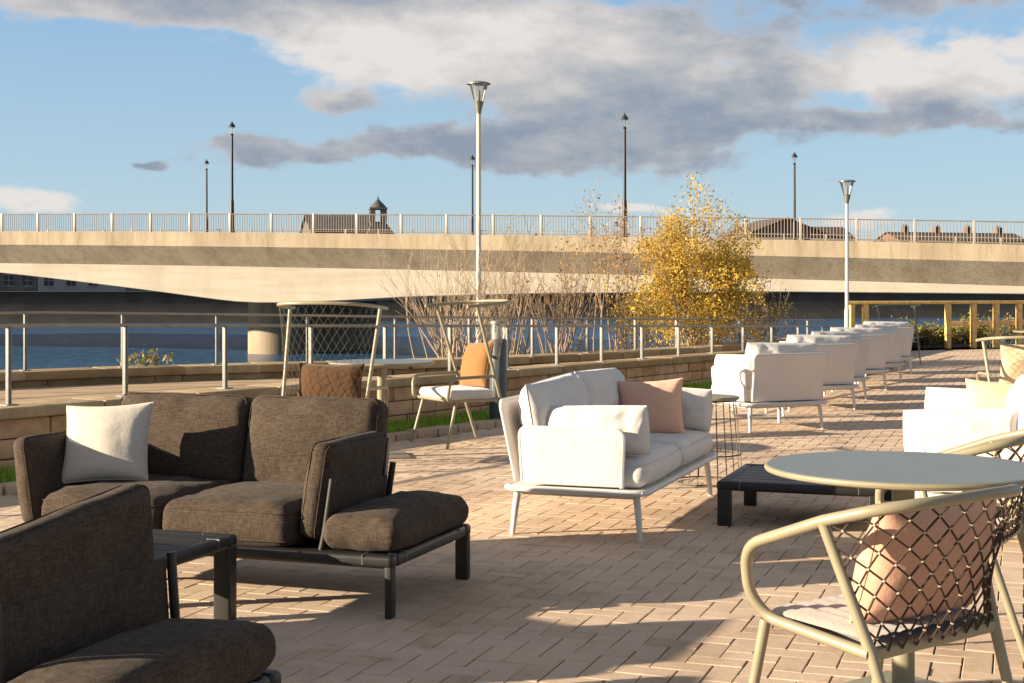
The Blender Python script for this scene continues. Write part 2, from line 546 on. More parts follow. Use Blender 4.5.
def paving():
    w, gap, ch = .102, .0052, .0022
    V = []; F = []; T = []
    prng = np.random.RandomState(3)
    front = offset_path(pathA, .98)
    n = 0
    R_ = range
    aM = {}
    cosT, sinT = AX.x, AX.y
    def inside(X, Y):
        if Y < 1.6 or Y > 33.2: return False
        if X < -.42 * Y - 1.6 or X > .42 * Y + 2.2: return False
        if Y < wall_y(front, X) if X < front[-1].x else True:
            pass
        else:
            return False
        return Y < 31.0 + (X - 9.0) * .32
    ext = 420
    for i in R_(-260, 260):
        for j in R_(-30, 380):
            k = (i - j) % 4
            if k == 0: cx, cy, hx, hy = i + 1, j + .5, 1, .5
            elif k == 3: cx, cy, hx, hy = i + .5, j + 1, .5, 1
            else: continue
            a = cx * w; b = cy * w
            X = a * cosT - b * sinT; Y = a * sinT + b * cosT
            if not inside(X, Y): continue
            ha = hx * w - gap / 2; hb = hy * w - .0010
            dz = prng.normal(0, .0007); tx = prng.normal(0, .006); ty = prng.normal(0, .003)
            ja, jb = prng.normal(0, .0008, 2)
            dz += noise.noise((X * .8, Y * .8, 3.0)) * .0035 + noise.noise((X * 2.6, Y * 2.6, 9.0)) * .0015
            ring = []
            for (s, t) in ((-1, -1), (1, -1), (1, 1), (-1, 1)):
                for (e, z) in ((0, -.028), (0, -ch), (ch, 0)):
                    la = s * (ha - e); lb = t * (hb - e)
                    A = a + la + ja; B = b + lb + jb
                    ring.append((A * cosT - B * sinT, A * sinT + B * cosT, z + dz + (la * tx + lb * ty if z > -.02 else 0)))
            V += ring
            for q in range(4):
                c0 = n + q * 3; c1 = n + ((q + 1) % 4) * 3
                if Y < 16: F.append((c0, c1, c1 + 1, c0 + 1))
                F.append((c0 + 1, c1 + 1, c1 + 2, c0 + 2))
            F.append((n + 2, n + 5, n + 8, n + 11))
            tone = min(1, max(0, prng.normal(.5, .15)))
            T += [tone] * (9 if Y < 16 else 5)
            n += 12
    me = bpy.data.meshes.new('terrace_paving')
    me.from_pydata(V, [], F)
    at = me.attributes.new('tone', 'FLOAT', 'FACE'); at.data.foreach_set('value', T)
    me.materials.append(MAT['paver'])
    o = bpy.data.objects.new('terrace_paving', me); COL.objects.link(o)
    tag(o, kind='structure')
    # bedding sand visible in the joints
    m = Mesh()
    pts = [(-60, -60), (-60, 2)] + [(p.x, p.y) for p in front] + [(9.0, 31.0), (60, 47), (60, -60)]
    m.add([(x, y, -.014) for x, y in pts], [tuple(range(len(pts) - 1, -1, -1))])
    tag(m.build('paving_bed', 'sand', smooth=False), kind='structure')

def strip(path, d0, d1, z0, z1):
    m = Mesh()
    a = offset_path(path, d0); b = offset_path(path, d1)
    m.sheet([[(p.x, p.y, z0) for p in a], [(p.x, p.y, z1) for p in b]])
    return m

def verge():
    tag(strip(pathA, .10, .80, .012, .012).build('verge_soil', 'soil', smooth=False), kind='structure')
    m = Mesh(); g = random.Random(5)
    a = offset_path(pathA, .21); b = offset_path(pathA, .78)
    for _ in range(26000):
        f = g.random() ** .8; q = g.random()
        p = at_len(a, f).lerp(at_len(b, f), q) if False else None
        i = g.random() * (len(a) - 1.001); k = int(i); t = i - k
        pa = a[k].lerp(a[k + 1], t); pb = b[k].lerp(b[k + 1], t)
        p = pa.lerp(pb, q)
        h = g.uniform(.04, .11); an = g.uniform(0, 6.28); wd = .006 + p.y * .0002
        lx = g.uniform(-.04, .04); ly = g.uniform(-.04, .04)
        dx, dy = math.cos(an) * wd, math.sin(an) * wd
        m.tone = min(1, max(0, g.gauss(.55, .25)))
        m.add([(p.x - dx, p.y - dy, .01), (p.x + dx, p.y + dy, .01), (p.x + lx, p.y + ly, .01 + h)], [(0, 1, 2)])
    tag(m.build('grass', 'grass', smooth=False, tone=True), kind='stuff')
    # stone edging
    m = Mesh(); c = offset_path(pathA, .89)
    L = sum((q - p).length for p, q in zip(c, c[1:])); n = int(L / .30)
    for i in range(n):
        p = at_len(c, (i + .5) / n); t = (at_len(c, (i + .9) / n) - at_len(c, (i + .1) / n)).normalized()
        M_ = Matrix.Translation((p.x, p.y, 0)) @ Matrix.Rotation(math.atan2(t.y, t.x), 4, 'Z')
        m.tone = g.random()
        m.rbox((-.14, -.075, -.02), (.14, .075, .065 + g.uniform(-.006, .006)), .012, 2, M_)
    tag(m.build('stone_edging', 'edging', tone=True), kind='structure')

def walkway():
    a = offset_path(pathA, -.12)
    b = pathB
    m = Mesh(); rows = []
    for i in range(49):
        f = i / 48
        p = at_len(a, f); q = at_len(b, f * .92)
        rows.append([(p.x, p.y, .25), (q.x, q.y, .25)])
    m.sheet(rows)
    tag(m.build('walkway', 'walk', smooth=False), kind='structure')

def stone_wall(name, path, label, height, thick, courses, zbot=-.03, coping=(.42, .085), tall=False, mat='wall_stone', hfun=None):
    root = thing(name, label, 'wall', (path[len(path) // 2].x, path[len(path) // 2].y, 0))
    off = -Vector(root.location)
    L = sum((q - p).length for p, q in zip(path, path[1:]))
    g = random.Random(len(name))
    m = Mesh(); m.off = off
    # core
    core = Mesh(); core.off = off
    i0 = offset_path(path, thick / 2 - .03); i1 = offset_path(path, -(thick / 2 - .03))
    hh = hfun or (lambda f: height)
    n = len(path)
    core.sheet([[(p.x, p.y, zbot) for p in i0], [(p.x, p.y, hh(k / (n - 1)) - .01) for k, p in enumerate(i0)]])
    core.sheet([[(p.x, p.y, hh(k / (n - 1)) - .01) for k, p in enumerate(i1)], [(p.x, p.y, zbot) for p in i1]])
    core.build('wall_core', 'sand', root, smooth=False)
    cH = None
    for c in range(courses):
        s = g.uniform(0, .3)
        while s < L:
            bl = g.uniform(.28, .52)
            f0 = s / L; f1 = min(1, (s + bl) / L)
            if f1 - f0 > .002:
                p = at_len(path, f0); q = at_len(path, f1); d = q - p
                mid = (p + q) / 2
                ht = hh((f0 + f1) / 2) - max(0, zbot)
                zb = max(zbot, -.03)
                dz = (hh((f0 + f1) / 2) - zb) / courses
                M_ = Matrix.Translation((mid.x, mid.y, zb + dz * c)) @ Matrix.Rotation(math.atan2(d.y, d.x), 4, 'Z')
                m.tone = min(1, max(0, g.gauss(.5, .28)))
                j = g.uniform(-.008, .008)
                m.rbox((-d.length / 2 + .005, -thick / 2 + j, .004), (d.length / 2 - .005, thick / 2 + j, dz - .004), .012, 1, M_)
            s += bl
    m.build('stonework', mat, root, tone=True)
    m = Mesh(); m.off = off
    nc = int(L / .92)
    for i in range(nc):
        p = at_len(path, i / nc); q = at_len(path, (i + 1) / nc); d = q - p; mid = (p + q) / 2
        z0 = hh(i / nc); z1 = hh((i + 1) / nc)
        M_ = Matrix.Translation((mid.x, mid.y, (z0 + z1) / 2)) @ Matrix.Rotation(math.atan2(d.y, d.x), 4, 'Z') @ Matrix.Rotation(-math.atan2(z1 - z0, d.length), 4, 'Y')
        m.tone = g.random()
        m.rbox((-d.length / 2 + .004, -coping[0] / 2, .001), (d.length / 2 - .004, coping[0] / 2, coping[1] + g.uniform(-.004, .004)), .016, 2, M_)
    m.build('coping', 'coping', root, tone=True)
    return root

def wall_top_A(f):       # top of blockwork along the low wall (without coping)
    return .395 - .10 * max(0, (f - .45) / .55)

def railing(name, path, label, spacing, zpost, zrail, start=.5, r=.0150):
    root = thing(name, label, 'railing', (path[0].x, path[0].y, 0))
    off = -Vector(root.location)
    L = sum((q - p).length for p, q in zip(path, path[1:]))
    m = Mesh(); m.off = off
    pts = []
    for i in range(61):
        p = at_len(path, i / 60); pts.append((p.x, p.y, zrail(i / 60)))
    m.tube(pts, r, 10)
    m.build('handrail', 'handrail', root)
    s = start
    while s < L:
        f = s / L; p = at_len(path, f); t = (at_len(path, min(1, f + .01)) - at_len(path, max(0, f - .01))).normalized()
        pm = Mesh()
        M_ = Matrix.Rotation(math.atan2(t.y, t.x), 4, 'Z')
        z0 = zpost(f); z1 = zrail(f) - r + .004
        for q in (-.009, .009):                         # twin flats
            pm.rbox((q - .006, -.017, 0), (q + .006, .017, z1 - z0), .003, 1, M_)
        pm.rbox((-.05, -.05, 0), (.05, .05, .012), .003, 1, M_)
        for zz in (.12, .3):
            pm.rbox((-.012, -.012, min(zz, z1 - z0 - .05)), (.012, .012, min(zz, z1 - z0 - .05) + .03), .002, 1, M_)
        pm.off = Vector((p.x, p.y, z0)) + off
        pm.build('railing_post', 'galv', root)
        s += spacing
    return root

def river():
    m = Mesh()
    m.add([(-900, -100, -3.2), (900, -100, -3.2), (900, 1500, -3.2), (-900, 1500, -3.2)], [(0, 1, 2, 3)])
    tag(m.build('river', 'water', smooth=False), kind='structure')
    # planted bank beyond the quay wall and embankment skirt under the wall
    m = Mesh(); g = random.Random(2)
    rows = []
    for d, z in ((0, .22), (-1.0, .12), (-2.2, -.5), (-4, -1.7), (-6.5, -3.6)):
        pth = offset_path(pathB, d)
        rows.append([(p.x, p.y, z + (noise.noise(p * .6) * .18 if d else 0) - (0 if p.x > -2 else 3.4 * min(1, (-2 - p.x) / 1.5) * (1 if d else 0))) for p in pth])
    m.sheet(rows)
    tag(m.build('river_bank', 'soil'), kind='structure')
    m = Mesh()
    m.sheet([[(p.x, p.y, .22) for p in offset_path(pathB, -.16)], [(p.x, p.y, -4) for p in offset_path(pathB, -.16)]])
    tag(m.build('quay_face', 'dark_bank', smooth=False), kind='structure')

ground(); paving(); verge(); walkway(); river()
stone_wall('low_stone_wall', pathA, 'low tan sandstone wall with coping behind the grass verge', .395, .30, 3, hfun=wall_top_A)
stone_wall('quay_wall', pathB, 'low weathered coping wall along the river edge of the path', .32, .34, 1, zbot=.2, coping=(.5, .10), mat='coping')
railing('riverside_railing', pathA, 'steel railing with thin handrail on the tan sandstone wall', 1.06,
        lambda f: wall_top_A(f) + .08, lambda f: 1.045 - .36 * max(0, (f - .38) / .62), 1.06)
railing('quay_railing', [p for p in pathB if p.x < 6.0], 'steel railing on the quay wall next to the water', 1.12,
        lambda f: .415, lambda f: 1.05 - .60 * max(0, f - .45), .9)

# ---------------------------------------------------------------- furniture
def plate_leg(m, x, y, h, sx, sy):
    m.rbox((x - sx / 2, y - sy / 2, 0), (x + sx / 2, y + sy / 2, h), .008, 2)

def slab_frame(L, D, h, root, off, mat, leg=(.05, .07), slat_mat=None, band=.062, nsl=5):
    """low table / sofa platform: local corner (0,0) front right, x to -L, y to D"""
    m = Mesh(); m.off = off
    t = .052
    for lo, hi in (((-L, 0, h - t), (0, band, h)), ((-L, D - band, h - t), (0, D, h)),
                   ((-L, band + .001, h - t), (-L + band, D - band - .001, h)), ((-band, band + .001, h - t), (0, D - band - .001, h))):
        m.rbox(lo, hi, .018, 3)
    m.build('frame', mat, root)
    m = Mesh(); m.off = off
    ww = (D - 2 * band) / nsl
    for i in range(nsl):
        y = band + ww * i
        m.rbox((-L + band + .002, y + .003, h - .03), (-band - .002, y + ww - .003, h - .004), .004, 2)
    m.build('slatted_top', slat_mat or mat, root)
    for sx in (0, 1):
        for sy in (0, 1):
            m = Mesh(); m.off = off
            lx, ly = leg[:2] if (sy == 0 or len(leg) == 2) else leg[2:]
            x = -L + lx / 2 + .004 if sx == 0 else -lx / 2 - .004
            y = ly / 2 + .004 if sy == 0 else D - ly / 2 - .004
            m.rbox((x - lx / 2, y - ly / 2, 0), (x + lx / 2, y + ly / 2, h - t + .012), .008, 3)
            m.build('leg', mat, root)
    for x in (-.13, -L + .13):
        for y0, y1 in ((-.0012, band * .9), (D - band * .9, D + .0012)):
            m = Mesh(); m.off = off
            m.box((x - .0008, y0, h - t + .012), (x + .0008, y1, h + .001))
            m.build('corner_joint', 'joint', root, smooth=False)
    for y in (.15, D - .15):
        m = Mesh(); m.off = off
        m.box((-band * .9, y - .0008, h - t + .012), (.0012, y + .0008, h + .001))
        m.build('corner_joint', 'joint', root, smooth=False)

def lean(px, pz, ang, axis):
    """rotation about a horizontal axis through height pz / offset px"""
    return Matrix.Translation(px) @ Matrix.Rotation(ang, 4, axis) @ Matrix.Translation(-Vector(px))

def dark_sofa(name, label, corner, L=1.86, arm=(.07, .56, .68), seats=2, pad=True, back=True, seed=1, armlean=9, drop=0):
    D = .88; h = .25
    root = thing(name, label, 'sofa', tuple(loc_ab(corner, -L / 2, D / 2)), TH)
    off = Vector((L / 2, -D / 2, 0))
    slab_frame(L, D, h, root, off, 'dark_metal', (.032, .048, .062, .040))
    # end pad
    m = Mesh(); m.off = off
    lo, hi = (-.335, .03, h + .018), (.004, D - .02, h + .118)
    cushion(m, lo, hi, .044, .050, seed + 1, .012); m.v = [(x, y, max(z, h + .003)) for x, y, z in m.v]
    m.build('end_pad', 'dark_fabric', root)
    # seat cushions
    x1 = -.46; w = (L - .46 - .16) / seats
    for i in range(seats):
        m = Mesh(); m.off = off
        lo, hi = (x1 - w * (i + 1) + .004, .012, h + .006), (x1 - w * i - .004, D - .16, h + .16)
        cushion(m, lo, hi, .055, .032, seed + 3 + i, .012); piping(m, lo, hi, .055); piping(m, lo, hi, .055, side=-1)
        m.build('seat_cushion', 'dark_fabric', root)
    if back:
        for i in range(seats):
            m = Mesh(); m.off = off
            M_ = lean((0, D - .20, h + .12), 0, R(-13), 'X')
            wl = w + (.10 if i == seats - 1 else 0)
            lo, hi = (x1 - w * i - wl + .006, D - .22, h + .13), (x1 - w * i - .006 + (.06 if i == 0 else 0), D - .07, h + .575)
            cushion(m, lo, hi, .055, .03, seed + 7 + i, .013, 1, M_); piping(m, lo, hi, .055, 1, side=-1, mat=M_)
            m.build('back_cushion', 'dark_fabric', root)
        m = Mesh(); m.off = off
        M_ = lean((0, D - .06, h), 0, R(-12), 'X')
        m.rbox((-L + .10, D - .075, h + .08), (-.44, D - .06, h + .40), .006, 2, M_)
        m.build('back_sling', 'dark_fabric', root)
        for x in (-L + .10, -.425):
            m = Mesh(); m.off = off
            m.rbox((x - .012, D - .085, h - .01), (x + .012, D - .045, h + .38), .008, 2, M_)
            m.build('back_support', 'dark_metal', root)
    # arm that divides seat and pad, leaning outwards
    y0, y1, zt = arm
    M_ = lean((-.41, 0, h), 0, R(armlean), 'Y')
    m = Mesh(); m.off = off
    lo, hi = (-.47, y0, h + .03), (-.375, y1, zt)
    cushion(m, lo, hi, .042, .014, seed + 11, .006, 0, M_); piping(m, lo, hi, .042, 0, mat=M_); piping(m, lo, hi, .042, 0, side=-1, mat=M_)
    if drop:
        m.v = [(x, y, z - drop * max(0, (y1 - .05 - y) / (y1 - y0)) * max(0, (z - h) / (zt - h))) for x, y, z in m.v]
    m.build('arm_cushion', 'dark_fabric', root)
    m = Mesh(); m.off = off
    m.rbox((-.372, y0 + .03, h + .05), (-.357, y1 + .012, h + (zt - h) * .56), .006, 2, M_)
    m.build('arm_sling', 'dark_fabric', root)
    m = Mesh(); m.off = off
    for y in (y0 + .012, y1 + .022):
        m = Mesh(); m.off = off
        m.tube(fillet([(-.352, y, h - .01), (-.346, y, h + .07), (-.347, y, h + .30)], .04, 5), .0145, 10, mat=M_)
        m.build('arm_support', 'dark_metal', root)
    # arm at the other end
    M_ = lean((-L + .10, 0, h), 0, R(-9), 'Y')
    m = Mesh(); m.off = off
    lo, hi = (-L + .03, .07, h + .02), (-L + .12, D - .12, .66)
    cushion(m, lo, hi, .04, .012, seed + 13, .006, 0, M_); piping(m, lo, hi, .04, 0, mat=M_)
    m.build('arm_cushion', 'dark_fabric', root)
    return root

SOFA_D = (-.475, 5.735)
dark_sofa('lounge_sofa', 'brown grey two seat sofa on a dark metal platform holding the cream pillow', SOFA_D, 1.86, (.07, .66, .68), seed=1)
SOFA_E = (-.930, 3.215)
dark_sofa('lounge_sofa', 'brown grey sofa in shade with wide side back and deep end pad', SOFA_E, 1.2, (.12, .865, .755), seed=21, back=False, armlean=-4, seats=1, drop=.075)
pillow('throw_pillow', .41, .365, .17, 'cream_fabric', tuple(loc_ab(SOFA_D, -1.575, .33, .435)), R(-6), R(20), 'square cream pillow on the brown grey sofa', 3, R(-3))

def low_table(label, corner_far_right, L, D, h, mat, slat):
    c = loc_ab(corner_far_right, 0, -D)
    root = thing('low_table', label, 'table', tuple(loc_ab(c, -L / 2, D / 2)), TH)
    slab_frame(L, D, h, root, Vector((L / 2, -D / 2, 0)), mat, (.075, .06), slat, .06, 6)
    return root
low_table('dark bronze slatted low table between the two brown grey sofas', (-1.084, 5.752), .66, .80, .34, 'dark_metal', 'dark_metal')
cB = loc_ab((1.108, 8.015), .92, .87)
low_table('low black slatted table between the two white sofas', (cB.x, cB.y), .90, .87, .25, 'black_metal', 'black_metal')

def white_sofa(name, label, cat, corner, rot, L=1.92, seats=2, group=None, seed=1, arms=2, arm_cush=True, armlen=.60):
    """local: x = depth (front at +x), y = length; corner = back corner at y=0"""
    D = .80; h = .27
    ca, sa = math.cos(rot), math.sin(rot)
    cx = corner[0] + ca * D / 2 - sa * L / 2; cy = corner[1] + sa * D / 2 + ca * L / 2
    root = thing(name, label, cat, (cx, cy, 0), rot, group)
    off = Vector((-D / 2, -L / 2, 0))
    m = Mesh(); m.off = off
    # rounded platform rim + recessed deck
    rim = fillet([(.015, .015, h - .016), (D - .015, .015, h - .016), (D - .015, L - .015, h - .016), (.015, L - .015, h - .016)], .09, 8, True)
    m.tube(rim, .017, 8, True)
    m.rbox((.02, .02, h - .028), (D - .02, L - .02, h - .006), .01, 2)
    m.rbox((.07, .07, h - .055), (D - .07, L - .07, h - .028), .008, 2)
    m.build('platform', 'white_metal', root)
    for x, sx in ((.075, -1), (D - .075, 1)):
        for y, sy in ((.085, -1), (L - .085, 1)):
            m = Mesh(); m.off = off
            m.tube([(x, y, h - .03), (x + sx * .012, y + sy * .008, h - .12), (x + sx * .026, y + sy * .02, 0)], [.020, .0185, .0135], 12)
            m.build('leg', 'white_metal', root)
    y0, y1 = .07, L - .07
    w = (y1 - y0) / seats
    for i in range(seats):
        m = Mesh(); m.off = off
        lo, hi = (.10, y0 + w * i + .003, h + .004), (D - .02, y0 + w * (i + 1) - .003, h + .145)
        cushion(m, lo, hi, .066, .022, seed + i, .008); piping(m, lo, hi, .066, rad=.0022)
        m.build('seat_cushion', 'white_fabric', root)
    # back shell
    M_ = lean((.06, 0, h), 0, R(-10), 'Y')
    m = Mesh(); m.off = off
    def bend(p, hh):
        q = Vector(p); k = (p.z / hh[2] + 1) / 2
        q.y *= (.955 + .045 * k)
        return q
    m.rbox((.045, y0 - .005, h + .008), (.068, y1 + .005, h + .445), .011, 2, M_, bend, (0, 6, 6))
    m.build('back_shell', 'sling', root)
    m = Mesh(); m.off = off
    fr = fillet([(.0565, y0 + .04, h + .02), (.0565, y0 - .006, h + .447), (.0565, y1 + .006, h + .447), (.0565, y1 - .04, h + .02)], .05, 6)
    m.tube(fr, .0125, 8, mat=M_)
    m.build('back_rim', 'white_metal', root)
    for i in range(seats):
        m = Mesh(); m.off = off
        MP = M_ @ Matrix.Translation((.215, y0 + w * (i + .5), h + .09)) @ Matrix.Rotation(R(90), 4, 'Z') @ Matrix.Rotation(R(1.5 * (-1) ** (i + seed)), 4, 'Y')
        pillow_mesh(w - .01, .43, .25, seed + 5 + i, 38, .030, -.01, .43, m, MP)
        m.build('back_cushion', 'white_fabric', root)
    for k in range(arms):
        sgn = -1 if k == 0 else 1
        yb = y0 - .012 if k == 0 else y1 + .012
        M2 = lean((0, yb, h), 0, R(4) * -sgn, 'X')
        m = Mesh(); m.off = off
        def taper(p, hh):
            q = Vector(p); t = (p.z / hh[2] + 1) / 2
            q.x = q.x * (.95 + .05 * t)
            return q
        xa = .10
        m.rbox((xa, yb - .012, h + .006), (xa + armlen - .03, yb + .012, h + .305), .011, 2, M2, taper, (6, 0, 6))
        m.build('arm_panel', 'white_fabric', root)
        m = Mesh(); m.off = off
        m.tube(fillet([(xa + .012, yb, h + .02), (xa, yb, h + .305), (xa + armlen - .03, yb, h + .305), (xa + armlen - .045, yb, h + .005)], .05, 6), .0135, 8, mat=M2)
        m.build('arm_rim', 'white_metal', root)
        if arm_cush:
            yc = yb - sgn * .018
            M3 = lean((0, yc, h + .14), 0, R(7) * -sgn, 'X')
            m = Mesh(); m.off = off
            MP = M3 @ Matrix.Translation(((.20 + D) / 2 - .01, yc - sgn * .122, h + .148)) @ Matrix.Rotation(R(2 * sgn), 4, 'Y') @ Matrix.Rotation(R(180) if sgn > 0 else 0, 4, 'Z')
            pillow_mesh(D - .24, .255, .23, seed + 9 + k, 38, .024, -.02, .42, m, MP)
            m.build('arm_cushion', 'white_fabric' if k == 0 else 'white_fabric', root)
    return root

WA = (-.066, 7.70)
white_sofa('garden_sofa', 'white two seat sofa holding the salmon pink pillow', 'sofa', WA, TH, seed=31)
pillow('throw_pillow', .40, .355, .18, 'pink_fabric', tuple(loc_ab(WA, .49, 1.37, .415)), R(-12), R(20), 'salmon pink square pillow on the white sofa', 5, R(-4))
E0 = loc_ab((1.965, 7.40), .80, 1.92)
white_sofa('garden_sofa', 'white two seat sofa holding the pale yellow pillow, half hidden by the round table', 'sofa', (E0.x, E0.y), TH + math.pi, seed=51)
pillow('throw_pillow', .46, .37, .16, 'yellow_fabric', tuple(loc_ab((1.965, 7.40), .50, 1.46, .40)), R(-10), R(18), 'pale yellow pillow lying on the white sofa behind the round table', 8, R(4))

# row of white armchairs with their backs to the terrace
row = [((2.98, 13.53), 114, 'white armchair of the riverside row with the back shell most in view, two pillows thick'),
       ((3.80, 15.72), 108, 'white armchair second in the riverside row behind the one with its back fully in view'),
       ((4.27, 17.15), 121, 'white armchair third in the riverside row, narrow strip of its back showing'),
       ((4.92, 18.75), 110, 'white armchair fourth in the riverside row'),
       ((5.56, 20.40), 120, 'white armchair fifth in the riverside row, second from its far end'),
       ((6.20, 22.20), 107, 'white armchair at the far end of the riverside row in front of the timber posts')]
row[0] = (row[0][0], 114, 'white armchair with its whole back shell in view, first of the riverside row')
ch0 = None
for i, (c, a, lb) in enumerate(row):
    rot = R(a)
    if ch0 is None:
        ch0 = white_sofa('garden_armchair', lb, 'armchair', c, rot, .93, 1, 'white armchairs in a row along the river', 71, armlen=.58)
    else:
        D, L = .80, .93
        ca, sa = math.cos(rot), math.sin(rot)
        place(copy_tree(ch0), (c[0] + ca * D / 2 - sa * L / 2, c[1] + sa * D / 2 + ca * L / 2, 0), rot, lb)

rot = R(150)
shadow_chair = copy_tree(ch0)  # extra chair out of view, added for its shadow on the paving
del shadow_chair['group']
place(shadow_chair, (-2.55, 4.80, 0), rot, 'unseen white armchair added to cast a long shadow across the open paving')

def skid_stool():
    root = thing('skid_stool', 'white low stool with skid base beyond the first white armchair', 'stool', (2.50, 14.75, 0), R(20))
    for y in (-.17, .17):
        m = Mesh()
        m.tube(fillet([(-.16, y, .38), (-.20, y, .014), (.20, y, .014), (.16, y, .38)], .03, 5), .012, 8)
        m.build('leg', 'white_metal', root)
    m = Mesh(); m.rbox((-.21, -.21, .375), (.21, .21, .42), .02, 3); m.build('seat', 'white_fabric', root)
skid_stool()

def wire_table():
    root = thing('wire_side_table', 'round side table with thin wire drum base at the end of the white sofa', 'side table', (1.325, 9.80, 0))
    m = Mesh(); m.lathe([(0, .565), (.205, .565), (.212, .572), (.212, .580), (.205, .588), (0, .588)], 40); m.build('tabletop', 'beige_metal', root)
    m = Mesh()
    for z, r in ((.012, .235), (.20, .222), (.56, .185)):
        m.tube([(r * math.cos(a), r * math.sin(a), z) for a in np.linspace(0, 2 * math.pi, 36, endpoint=False)], .0055, 6, True)
    for i in range(22):
        a = 2 * math.pi * i / 22
        m.tube([(.235 * math.cos(a), .235 * math.sin(a), .012), (.185 * math.cos(a), .185 * math.sin(a), .56)], .0032, 6)
    m.build('wire_base', 'pale_rope', root)
wire_table()

def round_table(label, loc, r, rotz=0):
    root = thing('round_table', label, 'table', (*loc, 0), rotz)
    m = Mesh(); m.lathe([(0, .722), (r - .012, .722), (r, .727), (r + .003, .734), (r, .741), (r - .006, .7435)], 72, cap=False); m.build('table_rim', 'beige_metal', root)
    m = Mesh(); m.lathe([(r - .0065, .738), (r - .0065, .744), (0, .7442)], 72, cap=False); m.build('tabletop', 'table_top', root)
    m = Mesh(); m.tube([(0, 0, .012), (0, 0, .715)], .036, 24); m.build('column', 'beige_metal', root)
    m = Mesh(); m.rbox((-.13, -.13, .70), (.13, .13, .7215), .006, 2); m.build('top_plate', 'beige_metal', root)
    m = Mesh(); m.rbox((-.21, -.21, 0), (.21, .21, .014), .006, 2); m.build('base_plate', 'beige_metal', root)
    return root
round_table('round blue grey topped table with beige rim beside the rope chair', (1.252, 4.64), .436, R(40))
round_table('small round table on a beige column between the high backed chairs', (-1.02, 11.35), .41, R(10))
round_table('small round table beyond the yellow pillow chair next to the planting', (7.15, 19.6), .36)

# ---- rope chairs -------------------------------------------------
def net_mesh(top, bot, ncol, nrow, r, knots=None, sag=0):
    """diamond net on the ruled surface between curves bot(u), top(u)"""
    m = Mesh(); k = Mesh()
    def S(i, j):
        u = i / ncol; v = j / nrow
        return bot(u).lerp(top(u), v)
    for i in range(ncol + 1):
        for j in range(nrow):
            if (i + j) % 2: continue
            for di in (-1, 1):
                if 0 <= i + di <= ncol:
                    m.tube([S(i, j), S(i + di, j + 1)], r, 5, caps=False)
    if knots:
        for i in range(1, ncol):
            for j in range(1, nrow):
                if (i + j) % 2 == 0:
                    p = S(i, j)
                    k.lathe([(0, -knots), (knots * .8, -knots * .6), (knots, 0), (knots * .8, knots * .6), (0, knots)], 6, p)
    return m, k

def rope_chair(label, loc, rotz, seed=1):
    """low rope back armchair; local +y is the way it faces, +x its own other side"""
    root = thing('rope_chair', label, 'chair', (*loc, 0), rotz)
    tr = .0155
    wb, wt = .262, .315
    pb = lambda s: Vector((s * wb, 0, .40)); pt = lambda s: Vector((s * wt, .11, .72))
    # top rail: arm front -> round the back -> other arm front, and down to the side rails
    half = [Vector((.268, .0, .402)), Vector((.270, .335, .435)), Vector((.300, .365, .50)), Vector((.318, .350, .605)), Vector((.322, .31, .640)), Vector((.315, .11, .725)),
            Vector((.285, -.03, .765)), Vector((.19, -.105, .782)), Vector((0, -.13, .788))]
    path = half + [Vector((-p.x, p.y, p.z)) for p in reversed(half[:-1])]
    # side rail corner uses a fillet, arm and back use a spline
    low = fillet([half[0], half[1], half[2] + Vector((0, .01, 0)), half[4] + Vector((0, .06, -.012)), half[5]], .085, 7)
    low2 = [Vector((-p.x, p.y, p.z)) for p in reversed(low)]
    arc = crom([half[5], half[6], half[7], half[8]] + [Vector((-p.x, p.y, p.z)) for p in (half[7], half[6], half[5])], 7)
    m = Mesh()
    m.tube(low + arc[1:-1] + low2, tr, 12)
    m.build('arm_loop', 'beige_metal', root)
    # rear posts running down into rear legs
    for s in (-1, 1):
        m = Mesh()
        m.tube([(s * wt, .11, .72), (s * wb, 0, .40), (s * .235, -.13, 0)], [tr * .95, tr, tr * .85], 12)
        m.build('leg', 'beige_metal', root)
    for s in (-1, 1):
        m = Mesh()
        m.tube([(s * .255, .355, .425), (s * .285, .43, 0)], [tr, tr * .85], 12)
        m.build('leg', 'beige_metal', root)
    m = Mesh()
    m.rbox((-wb + .005, -.012, .385), (wb - .005, .012, .416), .006, 2)
    m.tube([(-.255, .352, .428), (.255, .352, .428)], .012, 10)
    m.build('cross_rail', 'beige_metal', root)
    top = [p for p in arc]
    bot = crom([(wb, 0, .405), (wb * .8, -.012, .405), (0, -.02, .405), (-wb * .8, -.012, .405), (-wb, 0, .405)], 6)
    n_, k_ = net_mesh(lambda u: at_len(top, u), lambda u: at_len(bot, u), 20, 10, .0031, .0048)
    nf = len(n_.f)
    n_.add(k_.v, k_.f)
    no = n_.build('rope_net', 'rope', root)
    no.data.materials.append(MAT['knot'])
    no.data.polygons.foreach_set('material_index', [0] * nf + [1] * (len(n_.f) - nf))
    # sling seat: woven, thin, with soft ribs
    m = Mesh(); rows = []
    for side, dz in ((0, 0), (1, -.03)):
        rows = []
        for j in range(13):
            y = .012 + .335 * j / 12
            row_ = []
            for i in range(37):
                s = i / 36 * 2 - 1
                z = .440 + .016 * j / 12 - .006 * (1 - s * s) - .02 * max(0, abs(s) - .8) * 5 * (1 - side) * .6 + .0045 * abs(math.sin(i * math.pi / 4)) ** .6 * (1 if side == 0 else 0) + dz
                row_.append((s * (.243 + .006 * j / 12), y, z))
            rows.append(row_ if side == 0 else row_[::-1])
        m.sheet(rows)
    m.build('seat', 'taupe_pad', root)
    return root

